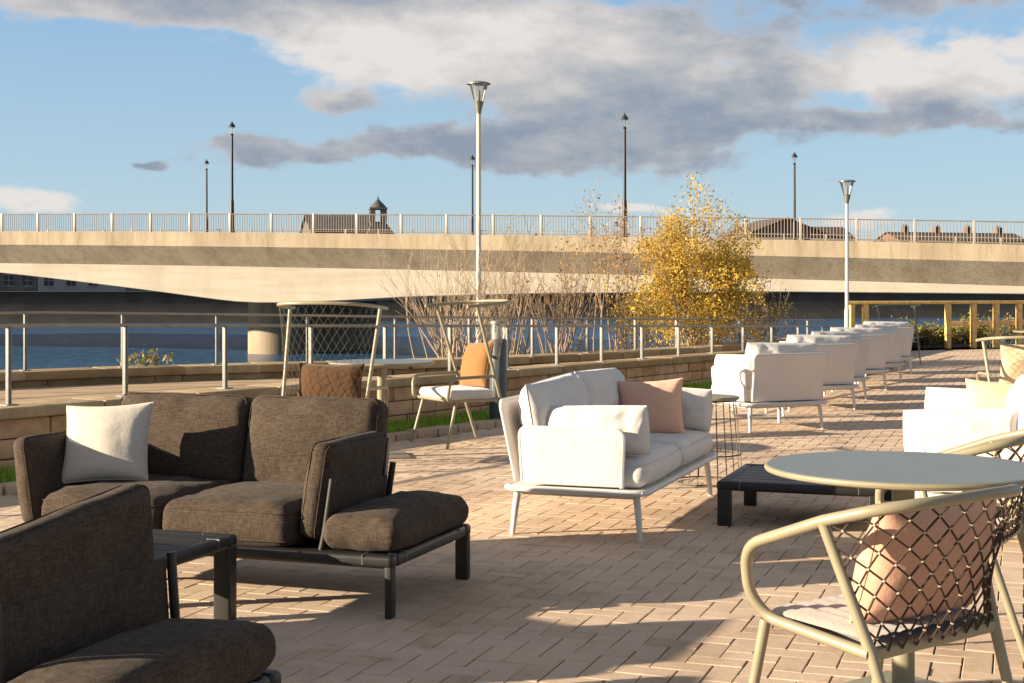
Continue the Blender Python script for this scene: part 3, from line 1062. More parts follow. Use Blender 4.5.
KO = (1.10, 3.765)
rope_chair('beige tubular chair with dark rope net back holding the blush pillow', KO, R(38))
kv = Vector((-.616, .788, 0)); ku = Vector((.788, .616, 0))
kp = Vector((*KO, 0)) + kv * .135 + ku * .075
pillow('throw_pillow', .52, .345, .21, 'blush_fabric', (kp.x, kp.y, .425), R(38) + math.pi, R(15), 'blush pillow leaning in the dark rope net chair', 12, R(-2))
rope_chair('beige tubular rope chair cut by the frame, across the round table from the blush pillow', (1.80, 5.30), R(60), 2)
def high_chair(label, loc, rotz, cushion_mat='white_fabric', H=1.17):
    root = thing('high_back_chair', label, 'chair', (*loc, 0), rotz)
    tr = .015; W = .33
    for s in (-1, 1):
        m = Mesh()
        m.tube([(s * .30, -.17, 0), (s * .355, .20 * H / 1.17, H)], [tr * .85, tr], 10); m.build('leg', 'beige_metal', root)
        m = Mesh()
        m.tube([(s * .29, .36, .38), (s * .32, .46, 0)], [tr, tr * .8], 10); m.build('leg', 'beige_metal', root)
        m = Mesh()
        m.tube(fillet([(s * .325, .02, .585), (s * .335, .44, .575), (s * .305, .45, .40), (s * .30, .40, .385)], .10, 7), tr * .95, 10)
        m.build('armrest', 'beige_metal', root)
    hood = crom([(.37, .30, H - .005), (.365, .05, H + .015), (.30, -.13, H + .03), (.15, -.20, H + .038), (0, -.215, H + .04), (-.15, -.20, H + .038), (-.30, -.13, H + .03), (-.365, .05, H + .015), (-.37, .30, H - .005)], 5)
    m = Mesh(); m.tube(hood, tr * .9, 10); m.build('top_rail', 'beige_metal', root)
    m = Mesh()
    m.tube(fillet([(-.30, -.05, .385), (.30, -.05, .385), (.30, .42, .39), (-.30, .42, .39)], .06, 6, True), tr * .9, 10, True)
    m.build('seat_frame', 'beige_metal', root)
    bot = crom([(.30, -.04, .39), (.15, -.06, .39), (0, -.07, .39), (-.15, -.06, .39), (-.30, -.04, .39)], 6)
    i0, i1 = int(len(hood) * .14), int(len(hood) * .86)
    top = hood[i0:i1 + 1]
    n_, _ = net_mesh(lambda u: at_len(top, u), lambda u: at_len(bot, u), 30, 16, .0011)
    n_.build('rope_net', 'pale_rope', root)
    m = Mesh(); cushion(m, (-.275, -.02, .395), (.275, .42, .47), .035, .014, 3); m.build('seat_cushion', cushion_mat, root)
    return root

high_chair('tall rope back chair holding the rust brown pillow behind the brown grey sofa', (-1.36, 10.55), R(-14))
pillow('throw_pillow', .52, .30, .16, 'rust_fabric', (-1.345, 10.64, .465), R(-14), R(10), 'rust brown pillow in the tall rope back chair', 15)
high_chair('tall rope back chair turned side on with the ochre pillow', (-.30, 12.36), R(121))
v2 = Vector((-.857, -.515, 0))
pillow('throw_pillow', .42, .40, .16, 'orange_fabric', (-.30 + v2.x * .05, 12.36 + v2.y * .05, .475), R(121) + math.pi, R(16), 'ochre orange pillow in the tall chair beside the bollard light', 16, R(-5))
high_chair('square backed beige rope chair with a yellow pillow beyond the white sofa', (4.38, 12.25), R(-4), H=.87)
pillow('throw_pillow', .46, .38, .15, 'yellow_fabric', (4.40, 12.42, .47), R(-4) + math.pi, R(10), 'pale yellow pillow in the square backed rope chair', 14)
hc = high_chair('tall rope back chair at the far end of the terrace near the timber posts', (6.80, 25.4), R(12), H=1.0)

# ---------------------------------------------------------------- lamps, bollard
def bollard():
    root = thing('bollard_light', 'dark cylindrical bollard light with clear head in the grass', 'bollard', (-.135, 14.05, 0.01))
    m = Mesh(); m.lathe([(.086, 0), (.086, .80), (.080, .815), (0, .815)], 28); m.build('post', 'bollard', root)
    m = Mesh(); m.lathe([(.074, .816), (.074, .96)], 28, cap=False); m.build('glass_head', 'glass', root)
    m = Mesh(); m.lathe([(.05, .816), (.03, .86), (.012, .90), (.012, .95), (.03, .96)], 20); m.build('reflector', 'galv', root)
    m = Mesh(); m.lathe([(.082, .961), (.084, .972), (.074, .992), (0, 1.0)], 28); m.build('cap', 'lamp_metal', root)
bollard()

def path_lamp(label, loc, H, s):
    root = thing('path_lamp', label, 'street lamp', loc)
    m = Mesh(); m.lathe([(.062 * s, 0), (.062 * s, 1.0 * s), (.050 * s, 1.02 * s), (.042 * s, H - .62 * s), (0, H - .62 * s)], 20); m.build('column', 'lamp_pole', root)
    m = Mesh(); m.lathe([(.045 * s, H - .64 * s), (.055 * s, H - .58 * s), (.10 * s, H - .40 * s), (.085 * s, H - .39 * s)], 20); m.build('collar', 'lamp_metal', root)
    m = Mesh(); m.lathe([(.095 * s, H - .395 * s), (.185 * s, H - .065 * s)], 24, cap=False); m.build('lamp_shade', 'glass', root)
    m = Mesh(); m.lathe([(.035 * s, H - .39 * s), (.035 * s, H - .30 * s), (.03 * s, H - .20 * s), (.012 * s, H - .17 * s)], 12); m.build('lamp_bulb', 'facade_white', root)
    m = Mesh()
    for i in range(3):
        a = 2.1 * i + .4
        m.tube([(.098 * s * math.cos(a), .098 * s * math.sin(a), H - .4 * s), (.192 * s * math.cos(a), .192 * s * math.sin(a), H - .06 * s)], .0045 * s, 6)
    m.build('strut', 'lamp_metal', root)
    m = Mesh(); m.lathe([(.12 * s, H - .062 * s), (.235 * s, H - .055 * s), (.235 * s, H - .035 * s), (.16 * s, H - .008 * s), (0, H)], 28); m.build('cap', 'lamp_metal', root)
path_lamp('slender pale lamp post with conical clear lantern among the bare shrubs', (-.475, 20.7, .25), 4.02, .72)
path_lamp('shorter pale lamp post with conical lantern beyond the white armchairs', (6.93, 30.0, .1), 3.47, .78)

# ---------------------------------------------------------------- plants
def branch(m, p, d, length, r, depth, g, tips, spread=.5, nseg=4, grav=0.0):
    pts = [p.copy()]; rad = [r]
    q = p.copy(); dd = d.copy()
    for i in range(nseg):
        dd = (dd + Vector((g.gauss(0, .07), g.gauss(0, .07), g.gauss(.02, .05) + grav))).normalized()
        q = q + dd * length / nseg
        pts.append(q.copy()); rad.append(r * (1 - .75 * (i + 1) / nseg))
        if depth > 0 and i >= 1:
            for _ in range(g.choice((1, 1, 2))):
                nd = (dd + Vector((g.gauss(0, spread), g.gauss(0, spread), g.gauss(.1, spread * .5)))).normalized()
                branch(m, q, nd, length * g.uniform(.28, .5), rad[-1] * .7, depth - 1, g, tips, spread, 3, grav)
    tips.append(q.copy()); tips.extend(pts[1:])
    m.tube(pts, [max(x, .0022) for x in rad], 4, caps=False)

def leaves(m, pts, n, size, spread, g, tone=(.5, .25), keep=None):
    for _ in range(n):
        c = g.choice(pts) + Vector((g.gauss(0, spread), g.gauss(0, spread), g.gauss(0, spread)))
        if keep and not keep(c): continue
        s = size * g.uniform(.6, 1.35)
        nrm = Vector((g.gauss(0, 1), g.gauss(0, 1), g.gauss(0, 1))).normalized()
        u = nrm.orthogonal().normalized(); u.rotate(Matrix.Rotation(g.uniform(0, 6.28), 3, nrm)); w = nrm.cross(u)
        m.tone = min(1, max(0, g.gauss(*tone)))
        m.add([c - u * s, c - w * s * .55 + nrm * s * .1, c + u * s, c + w * s * .55 + nrm * s * .1], [(0, 1, 2, 3)])

def shrub(name, label, cat, base, stems, height, fan, leafn, leafsize, leafmat, bark, seed, depth=2, lean_=(0, 0), group=None, spread=.42, lspread=.07, tone=(.5, .25), r0=.012):
    g = random.Random(seed)
    root = thing(name, label, cat, base, 0, group)
    m = Mesh(); tips = []
    for i in range(stems):
        a = g.uniform(0, 6.28); k = fan * math.sqrt(g.random())
        d = Vector((math.cos(a) * k + lean_[0], math.sin(a) * k + lean_[1], 1)).normalized()
        h = height * g.uniform(.55, 1.02)
        branch(m, Vector((g.gauss(0, .07 + fan * .15), g.gauss(0, .07 + fan * .15), 0)), d, h, r0 * g.uniform(.7, 1.2), depth, g, tips, spread)
    m.build('stems', bark, root)
    if leafn:
        l = Mesh()
        up = [t for t in tips if t.z > height * .16]
        leaves(l, up, leafn, leafsize, lspread, g, tone)
        l.build('foliage', leafmat, root, smooth=False, tone=True)
    return root

def golden_tree():
    g = random.Random(11)
    root = thing('golden_tree', 'small multi stemmed tree in golden autumn leaf on the river bank', 'tree', (3.10, 24.2, -.05))
    m = Mesh(); tips = []
    for i in range(18):
        a = g.uniform(0, 6.28); k = .50 * math.sqrt(g.random())
        d = Vector((math.cos(a) * k, math.sin(a) * k, 1)).normalized()
        branch(m, Vector((g.gauss(0, .13), g.gauss(0, .13), 0)), d, g.uniform(1.6, 2.35) * (1 - .25 * k), .017, 2, g, tips, .45, 5)
    m.build('trunk', 'bark_pale', root)
    # crown of clumps with gaps: clump centres on branch points inside an uneven egg
    l = Mesh()
    def egg(p):
        z = p.z
        if z < .3 or z > 3.35: return False
        rad = 1.56 * (1 - (z - .95) / 2.55) ** .85 if z > .95 else .75 + .67 * (z - .3) / .65
        rad *= 1 + .6 * noise.noise(Vector((p.x * 1.2, p.y * 1.2, z * 1.5 + 4)))
        if noise.noise(p * 1.9 + Vector((3, 1, 7))) < -.3: return False
        return math.hypot(p.x, p.y) < max(.14, rad)
    cl = [t for t in tips if egg(t)]
    while len(cl) < 2600:
        q = Vector((g.uniform(-1.6, 1.6), g.uniform(-1.6, 1.6), g.uniform(.3, 3.3)))
        if egg(q): cl.append(q)
    for k in range(1350):
        c = g.choice(cl)
        n = g.randint(8, 42)
        if c.z < 1.0 and g.random() < .45: n //= 3
        tn = g.gauss(.55, .2)
        leaves(l, [c], n, .024, g.uniform(.07, .15), g, (tn, .16), egg)
    leaves(l, cl, 1500, .028, .07, g, (.6, .25), egg)
    l.build('crown', 'gold_leaf', root, smooth=False, tone=True)
golden_tree()
shr = 'bare shrubs on the river bank'
shrub('bare_shrub', 'wide leafless shrub of pale stems behind the tall chair with the ochre pillow', 'shrub', (-.75, 20.2, .1), 46, 1.4, .66, 40, .022, 'russet_leaf', 'bark_pale', 1, 2, (-.10, 0), shr, .3, r0=.0105)
shrub('bare_shrub', 'leafless reddish shrub directly behind the pale lamp post', 'shrub', (-.1, 22.0, .05), 30, 1.65, .46, 70, .022, 'russet_leaf', 'bark', 2, 2, (0, 0), shr, .3, r0=.011)
shrub('bare_shrub', 'bare twiggy shrub with a few amber leaves halfway to the golden tree', 'shrub', (.75, 22.8, 0), 30, 1.75, .42, 420, .024, 'russet_leaf', 'bark', 3, 2, (0, 0), shr, .3, r0=.011)
shrub('sapling', 'tall thin sapling with amber leaves beside the golden tree', 'tree', (1.62, 23.6, 0), 10, 2.05, .13, 560, .026, 'russet_leaf', 'bark', 4, 2, (.0, 0), None, .28, r0=.013)
shrub('low_shrub', 'low yellow leaved shrub at the foot of the golden tree', 'shrub', (2.0, 23.2, 0), 22, 1.05, .5, 900, .026, 'gold_leaf', 'bark', 5, 2, r0=.008)
shrub('twiggy_shrub', 'low twiggy shrub with fading leaves at the end of the bank', 'shrub', (4.35, 25.4, -.1), 34, 1.15, .6, 420, .022, 'gold_leaf', 'bark', 6, 2, r0=.008)
shrub('quay_weed', 'sprig of yellow green weed growing on the quay wall', 'plant', (-4.35, 16.85, .30), 9, .22, .5, 170, .028, 'green_leaf', 'bark_pale', 7, 1, r0=.006, lspread=.035, tone=(.7, .2))

# shrubs and timber balustrade at the far edge of the terrace
def fence():
    root = thing('timber_balustrade', 'golden timber post and beam balustrade at the far edge of the terrace', 'fence', (7.9, 31.6, 0))
    off = -Vector(root.location)
    def pt(x): return Vector((x, 31.3 + (x - 7.5) * .30, 0))
    a = pt(7.30); b = pt(17)
    d = (b - a).normalized(); rz = math.atan2(d.y, d.x)
    m = Mesh(); m.off = off
    M_ = Matrix.Translation((a + b) / 2) @ Matrix.Rotation(rz, 4, 'Z')
    L = (b - a).length
    m.rbox((-L / 2 - .1, -.06, .98), (L / 2, .06, 1.05), .012, 2, M_)
    m.build('top_beam', 'timber', root)
    for x in (7.32, 7.64, 9.60, 10.22, 10.78, 11.35, 12.1, 13.0, 14.0):
        p = pt(x)
        m = Mesh(); m.off = off
        m.rbox((-.055, -.055, 0), (.055, .055, .978), .01, 2, Matrix.Translation(p) @ Matrix.Rotation(rz, 4, 'Z'))
        m.build('fence_post', 'timber', root)
    m = Mesh(); m.off = off
    p0 = pt(9.7)
    for z in (.50,):
        m.rbox((0, .07, z), (6, .10, z + .10), .006, 2, Matrix.Translation(p0) @ Matrix.Rotation(rz, 4, 'Z'))
    m.build('lower_rail', 'timber', root)
fence()
sg = 'shrubs along the timber balustrade'
for i, (x, h, n, lb) in enumerate(((9.0, .46, 700, 'yellow green shrub in front of the first tall timber post'), (9.75, .42, 700, 'low olive shrub between two timber posts'),
                                  (10.6, .52, 900, 'taller bushy shrub with amber tips under the timber beam'), (11.5, .56, 900, 'bushy green shrub at the edge of the photo under the timber beam'))):
    shrub('planted_shrub', lb, 'shrub', (x, 31.95 + (x - 7.5) * .30, -.03), 26, h, .75, n, .034, 'green_leaf', 'bark', 40 + i, 2, group=sg, r0=.007, tone=(.55 + .08 * (i % 2), .25))
m = Mesh()
m.sheet([[(7.2, 31.35, .02), (18, 34.6, .02)], [(6.9, 32.9, .02), (17.6, 36.2, .02)]])
tag(m.build('planting_bed', 'soil', smooth=False), kind='structure')

# ---------------------------------------------------------------- bridge
P0 = Vector((-17.4, 90, 0)); BD = Vector((.931, -.365, 0)).normalized(); BN = Vector((.365, .931, 0)).normalized()
WID = 26.8
def zdeck(t): return 4.82 - .0205 * t - .00015 * t * t
SOF = [(-70, .6), (-60, 1.5), (-48, 2.9), (-36, 3.3), (-26, 2.95), (-18, 2.32), (-14, 1.94), (-10, 1.53), (-6, 1.10), (-3, .76), (-1, .54), (.5, .45), (3.5, .45), (5, .50), (7, .60), (12, .86), (20, 1.05), (34, 1.15), (46, 1.05), (60, .8), (90, .4)]
def zsof(t):
    for (a, za), (b, zb) in zip(SOF, SOF[1:]):
        if a <= t <= b:
            f = (t - a) / (b - a)
            return za + (zb - za) * f
    return SOF[-1][1]
def bp(t, n, z): 
    p = P0 + BD * t + BN * n
    return (p.x, p.y, z)
def bridge():
    root = thing('road_bridge', 'wide concrete girder road bridge with railings spanning the river', 'bridge', (P0.x, P0.y, -3.2))
    off = -Vector(root.location)
    ts = np.linspace(-70, 90, 107)
    m = Mesh(); m.off = off
    sec = [(0, 0), (0, -.88), (.06, -.93), (1.25, -2.08), (1.45, -2.10), (WID - 1.45, -2.10), (WID - 1.25, -2.08), (WID, -.88), (WID, 0), (WID - .5, 0), (WID - .5, -.25), (.5, -.25), (.5, 0), (0, 0)]
    m.sheet([[bp(t, n, zdeck(t) + z) for n, z in sec] for t in ts])
    m.build('deck_fascia', 'concrete', root, angle=25)
    m = Mesh(); m.off = off
    m.sheet([[bp(t, n, zdeck(t) - .245) for n in (.5, WID - .5)] for t in ts]); m.build('carriageway', 'asphalt', root, smooth=False)
    m = Mesh(); m.off = off
    rows = []
    for t in ts:
        zs = zsof(t)
        zs = min(zs, zdeck(t) - 2.2)
        rows.append([bp(t, 1.28, zdeck(t) - 2.09), bp(t, 1.30, zs + .04), bp(t, 1.36, zs), bp(t, 9, zs), bp(t, 9.05, zdeck(t) - 2.09)])
    m.sheet(rows)
    rows = []
    for t in ts:
        zs = zsof(t)
        zs = min(zs, zdeck(t) - 2.2)
        rows.append([bp(t, 17, zdeck(t) - 2.09), bp(t, 17.05, zs), bp(t, WID - 1.4, zs), bp(t, WID - 1.3, zdeck(t) - 2.09)])
    m.sheet(rows)
    m.build('girder', 'pale_concrete', root, angle=25)
    # leaf pier with rounded nose
    for tc in (-3.6, -76.0):
        m = Mesh(); m.off = off
        half = 2.0; n0, n1 = 9.5 + half, WID - 4
        ring = []
        for i in range(17):
            a = math.pi + math.pi * i / 16
            ring.append((math.cos(a) * half, n0 + math.sin(a) * half))
        for i in range(17):
            a = math.pi * i / 16
            ring.append((math.cos(a) * half, n1 + math.sin(a) * half))
        V = [bp(tc + x, y, -5) for x, y in ring] + [bp(tc + x, y, .52) for x, y in ring]
        k = len(ring)
        m.add(V, [(i, (i + 1) % k, k + (i + 1) % k, k + i) for i in range(k)] + [tuple(range(k, 2 * k))])
        m.build('pier', 'concrete', root)
    # near railing: posts and barred panels
    sp = 2.95
    t = -44.5
    tv = []
    while t < 62:
        tv.append(t); t += sp
    for t0, t1 in zip(tv, tv[1:]):
        z0, z1 = zdeck(t0), zdeck(t1)
        m = Mesh(); m.off = off
        a = Vector(bp(t0, .22, 0)); b = Vector(bp(t1, .22, 0))
        nb = 17
        for i in range(1, nb):
            p = a.lerp(b, i / nb); z = z0 + (z1 - z0) * i / nb
            m.tube([(p.x, p.y, z + .10), (p.x, p.y, z + 1.13)], .020, 4, caps=False)
        for h, r in ((.10, .022), (1.15, .036)):
            m.tube([(a.x, a.y, z0 + h), (b.x, b.y, z1 + h)], r, 6)
        m.build('railing_panel', 'bridge_steel', root)
    rz = math.atan2(BD.y, BD.x)
    for i, t in enumerate(tv):
        m = Mesh(); m.off = off
        p = bp(t, .22, zdeck(t))
        m.rbox((-.075, -.05, 0), (.075, .05, 1.2), .01, 1, Matrix.Translation(p) @ Matrix.Rotation(rz, 4, 'Z'))
        m.build('railing_post', 'handrail', root)
    m = Mesh(); m.off = off
    for t in tv:
        p = bp(t, WID - .22, zdeck(t)); m.box((-.06, -.05, 0), (.06, .05, 1.2), Matrix.Translation(p) @ Matrix.Rotation(rz, 4, 'Z'))
    for h in (.1, .45, .8, 1.15):
        m.tube([bp(t, WID - .22, zdeck(t) + h) for t in tv], .025, 5)
    m.build('far_railing', 'handrail', root)
bridge()

def bridge_lamp(label, t, n, group='black lamp posts on the road bridge'):
    root = thing('bridge_lamp', label, 'street lamp', bp(t, n, zdeck(t) - .245), 0, group)
    H = 7.2
    m = Mesh(); m.lathe([(.20, 0), (.20, .35), (.14, .5), (.125, 2.2), (.095, 2.35), (.075, H - .85), (.11, H - .82), (.05, H - .72)], 12); m.build('column', 'black_paint', root)
    m = Mesh(); m.lathe([(.08, H - .74), (.15, H - .32)], 8, cap=False); m.build('lantern_glass', 'glass', root)
    m = Mesh(); m.lathe([(.22, H - .32), (.21, H - .26), (.09, H - .10), (.04, H - .05), (.025, H + .04), (0, H + .06)], 12); m.build('lantern_cap', 'black_paint', root)
    return root
bl = bridge_lamp('tall black lamp post on the bridge edge above the pier', -.45, .75)
for (t, n, lb) in ((25.2, .75, 'tall black lamp post on the bridge edge above the thin amber sapling'),
                   (-18.9, WID - .8, 'shorter looking black lamp post on the far bridge side close to the tall one'),
                   (5.2, WID - .8, 'black lamp post on the far bridge side just behind the slender pale lamp post'),
                   (30.1, WID - .8, 'black lamp post on the far bridge side in front of the brown gabled building')):
    place(copy_tree(bl), bp(t, n, zdeck(t) - .245), 0, lb)

# ---------------------------------------------------------------- far bank
FA = Vector((-150, 165, 0)); FB = Vector((170, 262, 0))
FD = (FB - FA).normalized(); FN = Vector((-FD.y, FD.x, 0))
def fb(s, n, z=0):
    p = FA + FD * s + FN * n
    return Vector((p.x, p.y, z))
def far_bank():
    m = Mesh()
    ss = np.linspace(-120, 520, 81)
    rows = []
    for s in ss:
        w = noise.noise(Vector((s * .05, 0, 0)))
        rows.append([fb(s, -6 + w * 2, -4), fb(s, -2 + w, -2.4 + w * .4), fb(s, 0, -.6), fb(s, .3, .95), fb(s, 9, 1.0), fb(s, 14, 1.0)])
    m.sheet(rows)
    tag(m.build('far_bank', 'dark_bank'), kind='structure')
    m = Mesh()
    m.sheet([[fb(-700, 13.9, .98), fb(900, 13.9, .98)], [fb(-1500, 2500, .98), fb(2500, 2500, .98)]])
    tag(m.build('far_ground', 'ground_far', smooth=False), kind='structure')
far_bank()

def building(name, label, s, n, w, d, h, rh, wall, roof, floors=2, nwin=4, chim=0, gable_front=False, rot=0, group=None, zb=.98):
    c = fb(s, n, zb)
    root = thing(name, label, 'building', tuple(c), math.atan2(FD.y, FD.x) + rot, group)
    m = Mesh()
    m.box((-w / 2, 0, 0), (w / 2, d, h))
    if gable_front:
        m.add([(-w / 2, 0.001, h), (w / 2, 0.001, h), (0, 0.001, h + rh)], [(0, 1, 2)]); m.add([(-w / 2, d, h), (w / 2, d, h), (0, d, h + rh)], [(2, 1, 0)])
    else:
        for x in (-w / 2, w / 2): m.add([(x, 0, h), (x, d, h), (x, d / 2, h + rh)], [(0, 1, 2)])
    m.build('wall', wall, root, smooth=False)
    m = Mesh(); e = .4; t = .18
    if gable_front:
        for sx in (-1, 1):
            a = (sx * (w / 2 + e), h - e * 2 * rh / w)
            m.add([(a[0], -e, a[1]), (0, -e, h + rh + .05), (0, d + e, h + rh + .05), (a[0], d + e, a[1]),
                   (a[0], -e, a[1] + t), (0, -e, h + rh + t + .05), (0, d + e, h + rh + t + .05), (a[0], d + e, a[1] + t)],
                  [(0, 1, 2, 3), (4, 7, 6, 5), (0, 4, 5, 1), (2, 6, 7, 3), (0, 3, 7, 4)])
    else:
        for sy in (-1, 1):
            y0 = -e if sy < 0 else d + e
            z0 = h - e * 2 * rh / d
            m.add([(-w / 2 - e, y0, z0), (w / 2 + e, y0, z0), (w / 2 + e, d / 2, h + rh + .05), (-w / 2 - e, d / 2, h + rh + .05),
                   (-w / 2 - e, y0, z0 + t), (w / 2 + e, y0, z0 + t), (w / 2 + e, d / 2, h + rh + t + .05), (-w / 2 - e, d / 2, h + rh + t + .05)],
                  [(0, 1, 2, 3), (4, 7, 6, 5), (0, 4, 5, 1), (0, 3, 7, 4), (1, 5, 6, 2)])
    rf = m.build('roof', roof, root, smooth=False)
    for i in range(chim):
        x = -w / 2 + w * (i + .5) / chim + .3
        m = Mesh(); m.rbox((x - .55, d / 2 - .5, h + rh - .6), (x + .55, d / 2 + .5, h + rh + 1.35), .05, 1)
        for q in (-.28, .28): m.lathe([(.13, h + rh + 1.34), (.11, h + rh + 1.75)], 8, (x + q, d / 2, 0))
        m.build('chimney', 'brick_far', root, smooth=False).parent = rf
    fh = h / floors
    for f in range(floors):
        for i in range(nwin):
            x = -w / 2 + w * (i + .5) / nwin
            m = Mesh()
            m.box((x - .62, -.06, fh * f + fh * .28), (x + .62, -.004, fh * f + fh * .82))
            wv = m.build('window', 'window_dark', root, smooth=False)
            m = Mesh(); z0 = fh * f + fh * .28; z1 = fh * f + fh * .82
            for lo, hi in (((x - .72, -.09, z0 - .12), (x + .72, -.004, z0)), ((x - .72, -.08, z1), (x + .72, -.004, z1 + .1)), ((x - .03, -.085, z0), (x + .03, -.061, z1)), ((x - .62, -.085, (z0 + z1) / 2 - .03), (x - .031, -.061, (z0 + z1) / 2 + .03)), ((x + .031, -.085, (z0 + z1) / 2 - .03), (x + .62, -.061, (z0 + z1) / 2 + .03))):
                m.box(lo, hi)
            m.build('window_frame', 'facade_white', root, smooth=False).parent = wv
    return root

hg = 'terraced houses on the far bank seen under the bridge'
xs = 72
for i, (w, wall, lb) in enumerate(((9, 'facade_white', 'pale rendered far bank house at the photo edge under the bridge'), (10, 'facade_stone', 'stone far bank house between two pale houses'), (12, 'facade_white', 'wider pale far bank house seen under the bridge'),
                                   (10, 'facade_stone', 'grey stone house on the far bank next to the wide pale house'), (12, 'brick_far', 'brick house on the far bank nearest the pier'))):
    building('terraced_house', lb, xs + w / 2, 10.5, w - .1, 8, 5.6, 2.2, wall, 'slate', 2, 4, 0, group=hg); xs += w

def s_at(px, n):     # run along the far bank (m) that lies in the direction of tan = px
    u = px
    # (FA + FD s + FN n): x/y = u
    ax, ay = FA.x + FN.x * n, FA.y + FN.y * n
    return (u * ay - ax) / (FD.x - u * FD.y)
building('long_hall', 'long grey roofed hall seen through the bridge railing', s_at(-.117, 40), 40, 10.5, 10, 10.3, 2.6, 'facade_stone', 'slate', 2, 6)
building('gabled_building', 'brown gabled building with white band seen through the railing beyond the golden tree', s_at(.190, 40), 40, 15, 12, 10.6, 2.7, 'brick_far', 'roof_brown', 3, 5, gable_front=True)
building('gabled_building', 'lower hip of brown roof joined beside the gabled building', s_at(.222, 42), 42, 9, 10, 9.6, 2.4, 'brick_far', 'roof_brown', 3, 3)
building('row_houses', 'long brown terrace with three chimneys seen through the railing', s_at(.312, 40), 40, 28, 9, 9.6, 1.5, 'brick_far', 'roof_brown', 2, 8, 4)
def tower():
    c = fb(s_at(-.0925, 30), 30, .98)
    root = thing('clock_tower', 'small open belfry tower with pointed cap above the bridge railing', 'tower', tuple(c), R(10))
    m = Mesh()
    m.box((-1.25, -1.25, 0), (1.25, 1.25, 11.2))
    m.add([(-1.25, -1.2, 7.5), (-1.25, 1.2, 7.5), (-1.25, 1.2, 10.5), (-1.25, -1.2, 10.5), (-2.6, -1.2, 7.5), (-2.6, 1.2, 7.5)], [(0, 3, 4), (1, 5, 2), (3, 2, 5, 4), (0, 4, 5, 1)])
    m.add([(1.25, -1.2, 7.5), (1.25, 1.2, 7.5), (1.25, 1.2, 11), (1.25, -1.2, 11), (4.0, -1.2, 7.5), (4.0, 1.2, 7.5)], [(0, 4, 3), (1, 2, 5), (3, 4, 5, 2), (0, 1, 5, 4)])
    m.build('tower_wall', 'facade_stone', root, smooth=False)
    m = Mesh()
    for x in (-.92, .92):
        for y in (-.92, .92): m.box((x - .42, y - .42, 11.2), (x + .42, y + .42, 13.2))
    m.box((-1.45, -1.45, 13.2), (1.45, 1.45, 13.5)); m.build('belfry', 'facade_stone', root, smooth=False)
    m = Mesh(); m.lathe([(1.5, 13.5), (1.2, 13.9), (.65, 14.4), (.25, 14.8), (.1, 15.2), (.04, 15.5)], 8, mat=Matrix.Rotation(R(22.5), 4, 'Z')); m.build('spire', 'slate', root)
tower()

# dark trees on the far bank, seen under the bridge
def far_tree(label, s, n, h, seed):
    g = random.Random(seed)
    root = thing('far_tree', label, 'tree', tuple(fb(s, n, .9)), 0, 'dark trees on the far bank')
    m = Mesh(); tips = []
    branch(m, Vector((0, 0, 0)), Vector((0, 0, 1)), h * .8, .22, 2, g, tips, .5, 5)
    m.build('trunk', 'bark', root)
    l = Mesh()
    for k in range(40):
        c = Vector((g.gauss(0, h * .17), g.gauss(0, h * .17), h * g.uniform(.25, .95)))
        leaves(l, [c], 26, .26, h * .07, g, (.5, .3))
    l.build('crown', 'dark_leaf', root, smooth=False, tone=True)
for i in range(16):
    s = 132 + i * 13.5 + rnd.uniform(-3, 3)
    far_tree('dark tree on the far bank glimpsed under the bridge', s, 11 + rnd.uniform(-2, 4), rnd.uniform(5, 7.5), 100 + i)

# ---------------------------------------------------------------- world
w = bpy.data.worlds.new('World'); scene.world = w; w.use_nodes = True
nt = w.node_tree
bg = nt.nodes['Background']
SUN_EL, SUN_AZ = R(14.6), (-.970, -.242)
sky = N(nt, 'ShaderNodeTexSky', sky_type='NISHITA')
sky.sun_disc = False
sky.sun_elevation = SUN_EL
sky.sun_rotation = math.atan2(SUN_AZ[0], SUN_AZ[1])
sky.air_density = 1.0; sky.dust_density = .6; sky.ozone_density = 1.6
tc = N(nt, 'ShaderNodeTexCoord')
sx = N(nt, 'ShaderNodeSeparateXYZ'); nt.links.new(tc.outputs['Generated'], sx.inputs[0])
x, y, z = sx.outputs
hyp = mathn(nt, 'SQRT', mathn(nt, 'ADD', mathn(nt, 'MULTIPLY', x, x), mathn(nt, 'MULTIPLY', y, y)))
az = mathn(nt, 'MULTIPLY', mathn(nt, 'ARCTAN2', x, y), 14.5)      # hundreds of "pixels"
el = mathn(nt, 'MULTIPLY', mathn(nt, 'ARCTAN2', z, hyp), 14.5)
cv = N(nt, 'ShaderNodeCombineXYZ'); nt.links.new(az, cv.inputs[0]); nt.links.new(el, cv.inputs[1])
def wnoise(scale, det, st, seed, rough=.55):
    mp = N(nt, 'ShaderNodeMapping'); mp.inputs['Scale'].default_value = st; mp.inputs['Location'].default_value = (seed, seed * .7, 0)
    nt.links.new(cv.outputs[0], mp.inputs[0])
    n = N(nt, 'ShaderNodeTexNoise'); n.inputs['Scale'].default_value = scale; n.inputs['Detail'].default_value = det; n.inputs['Roughness'].default_value = rough
    nt.links.new(mp.outputs[0], n.inputs['Vector'])
    return n.outputs['Fac']
nA = wnoise(.9, 7, (.6, 1.3, 1), 3.1)
nB = wnoise(2.3, 6, (.55, 1.2, 1), 8.3)
nS = wnoise(.9, 7, (.6, 1.3, 1), 3.1)
nC = wnoise(5.2, 7, (.6, 1.1, 1), 17.3, .62)
nW1 = wnoise(1.1, 4, (.8, 1.2, 1), 12.7); nW2 = wnoise(1.1, 4, (.8, 1.2, 1), 21.9)
azw = mathn(nt, 'ADD', az, mathn(nt, 'MULTIPLY', mathn(nt, 'SUBTRACT', nW1, .5), 1.3))
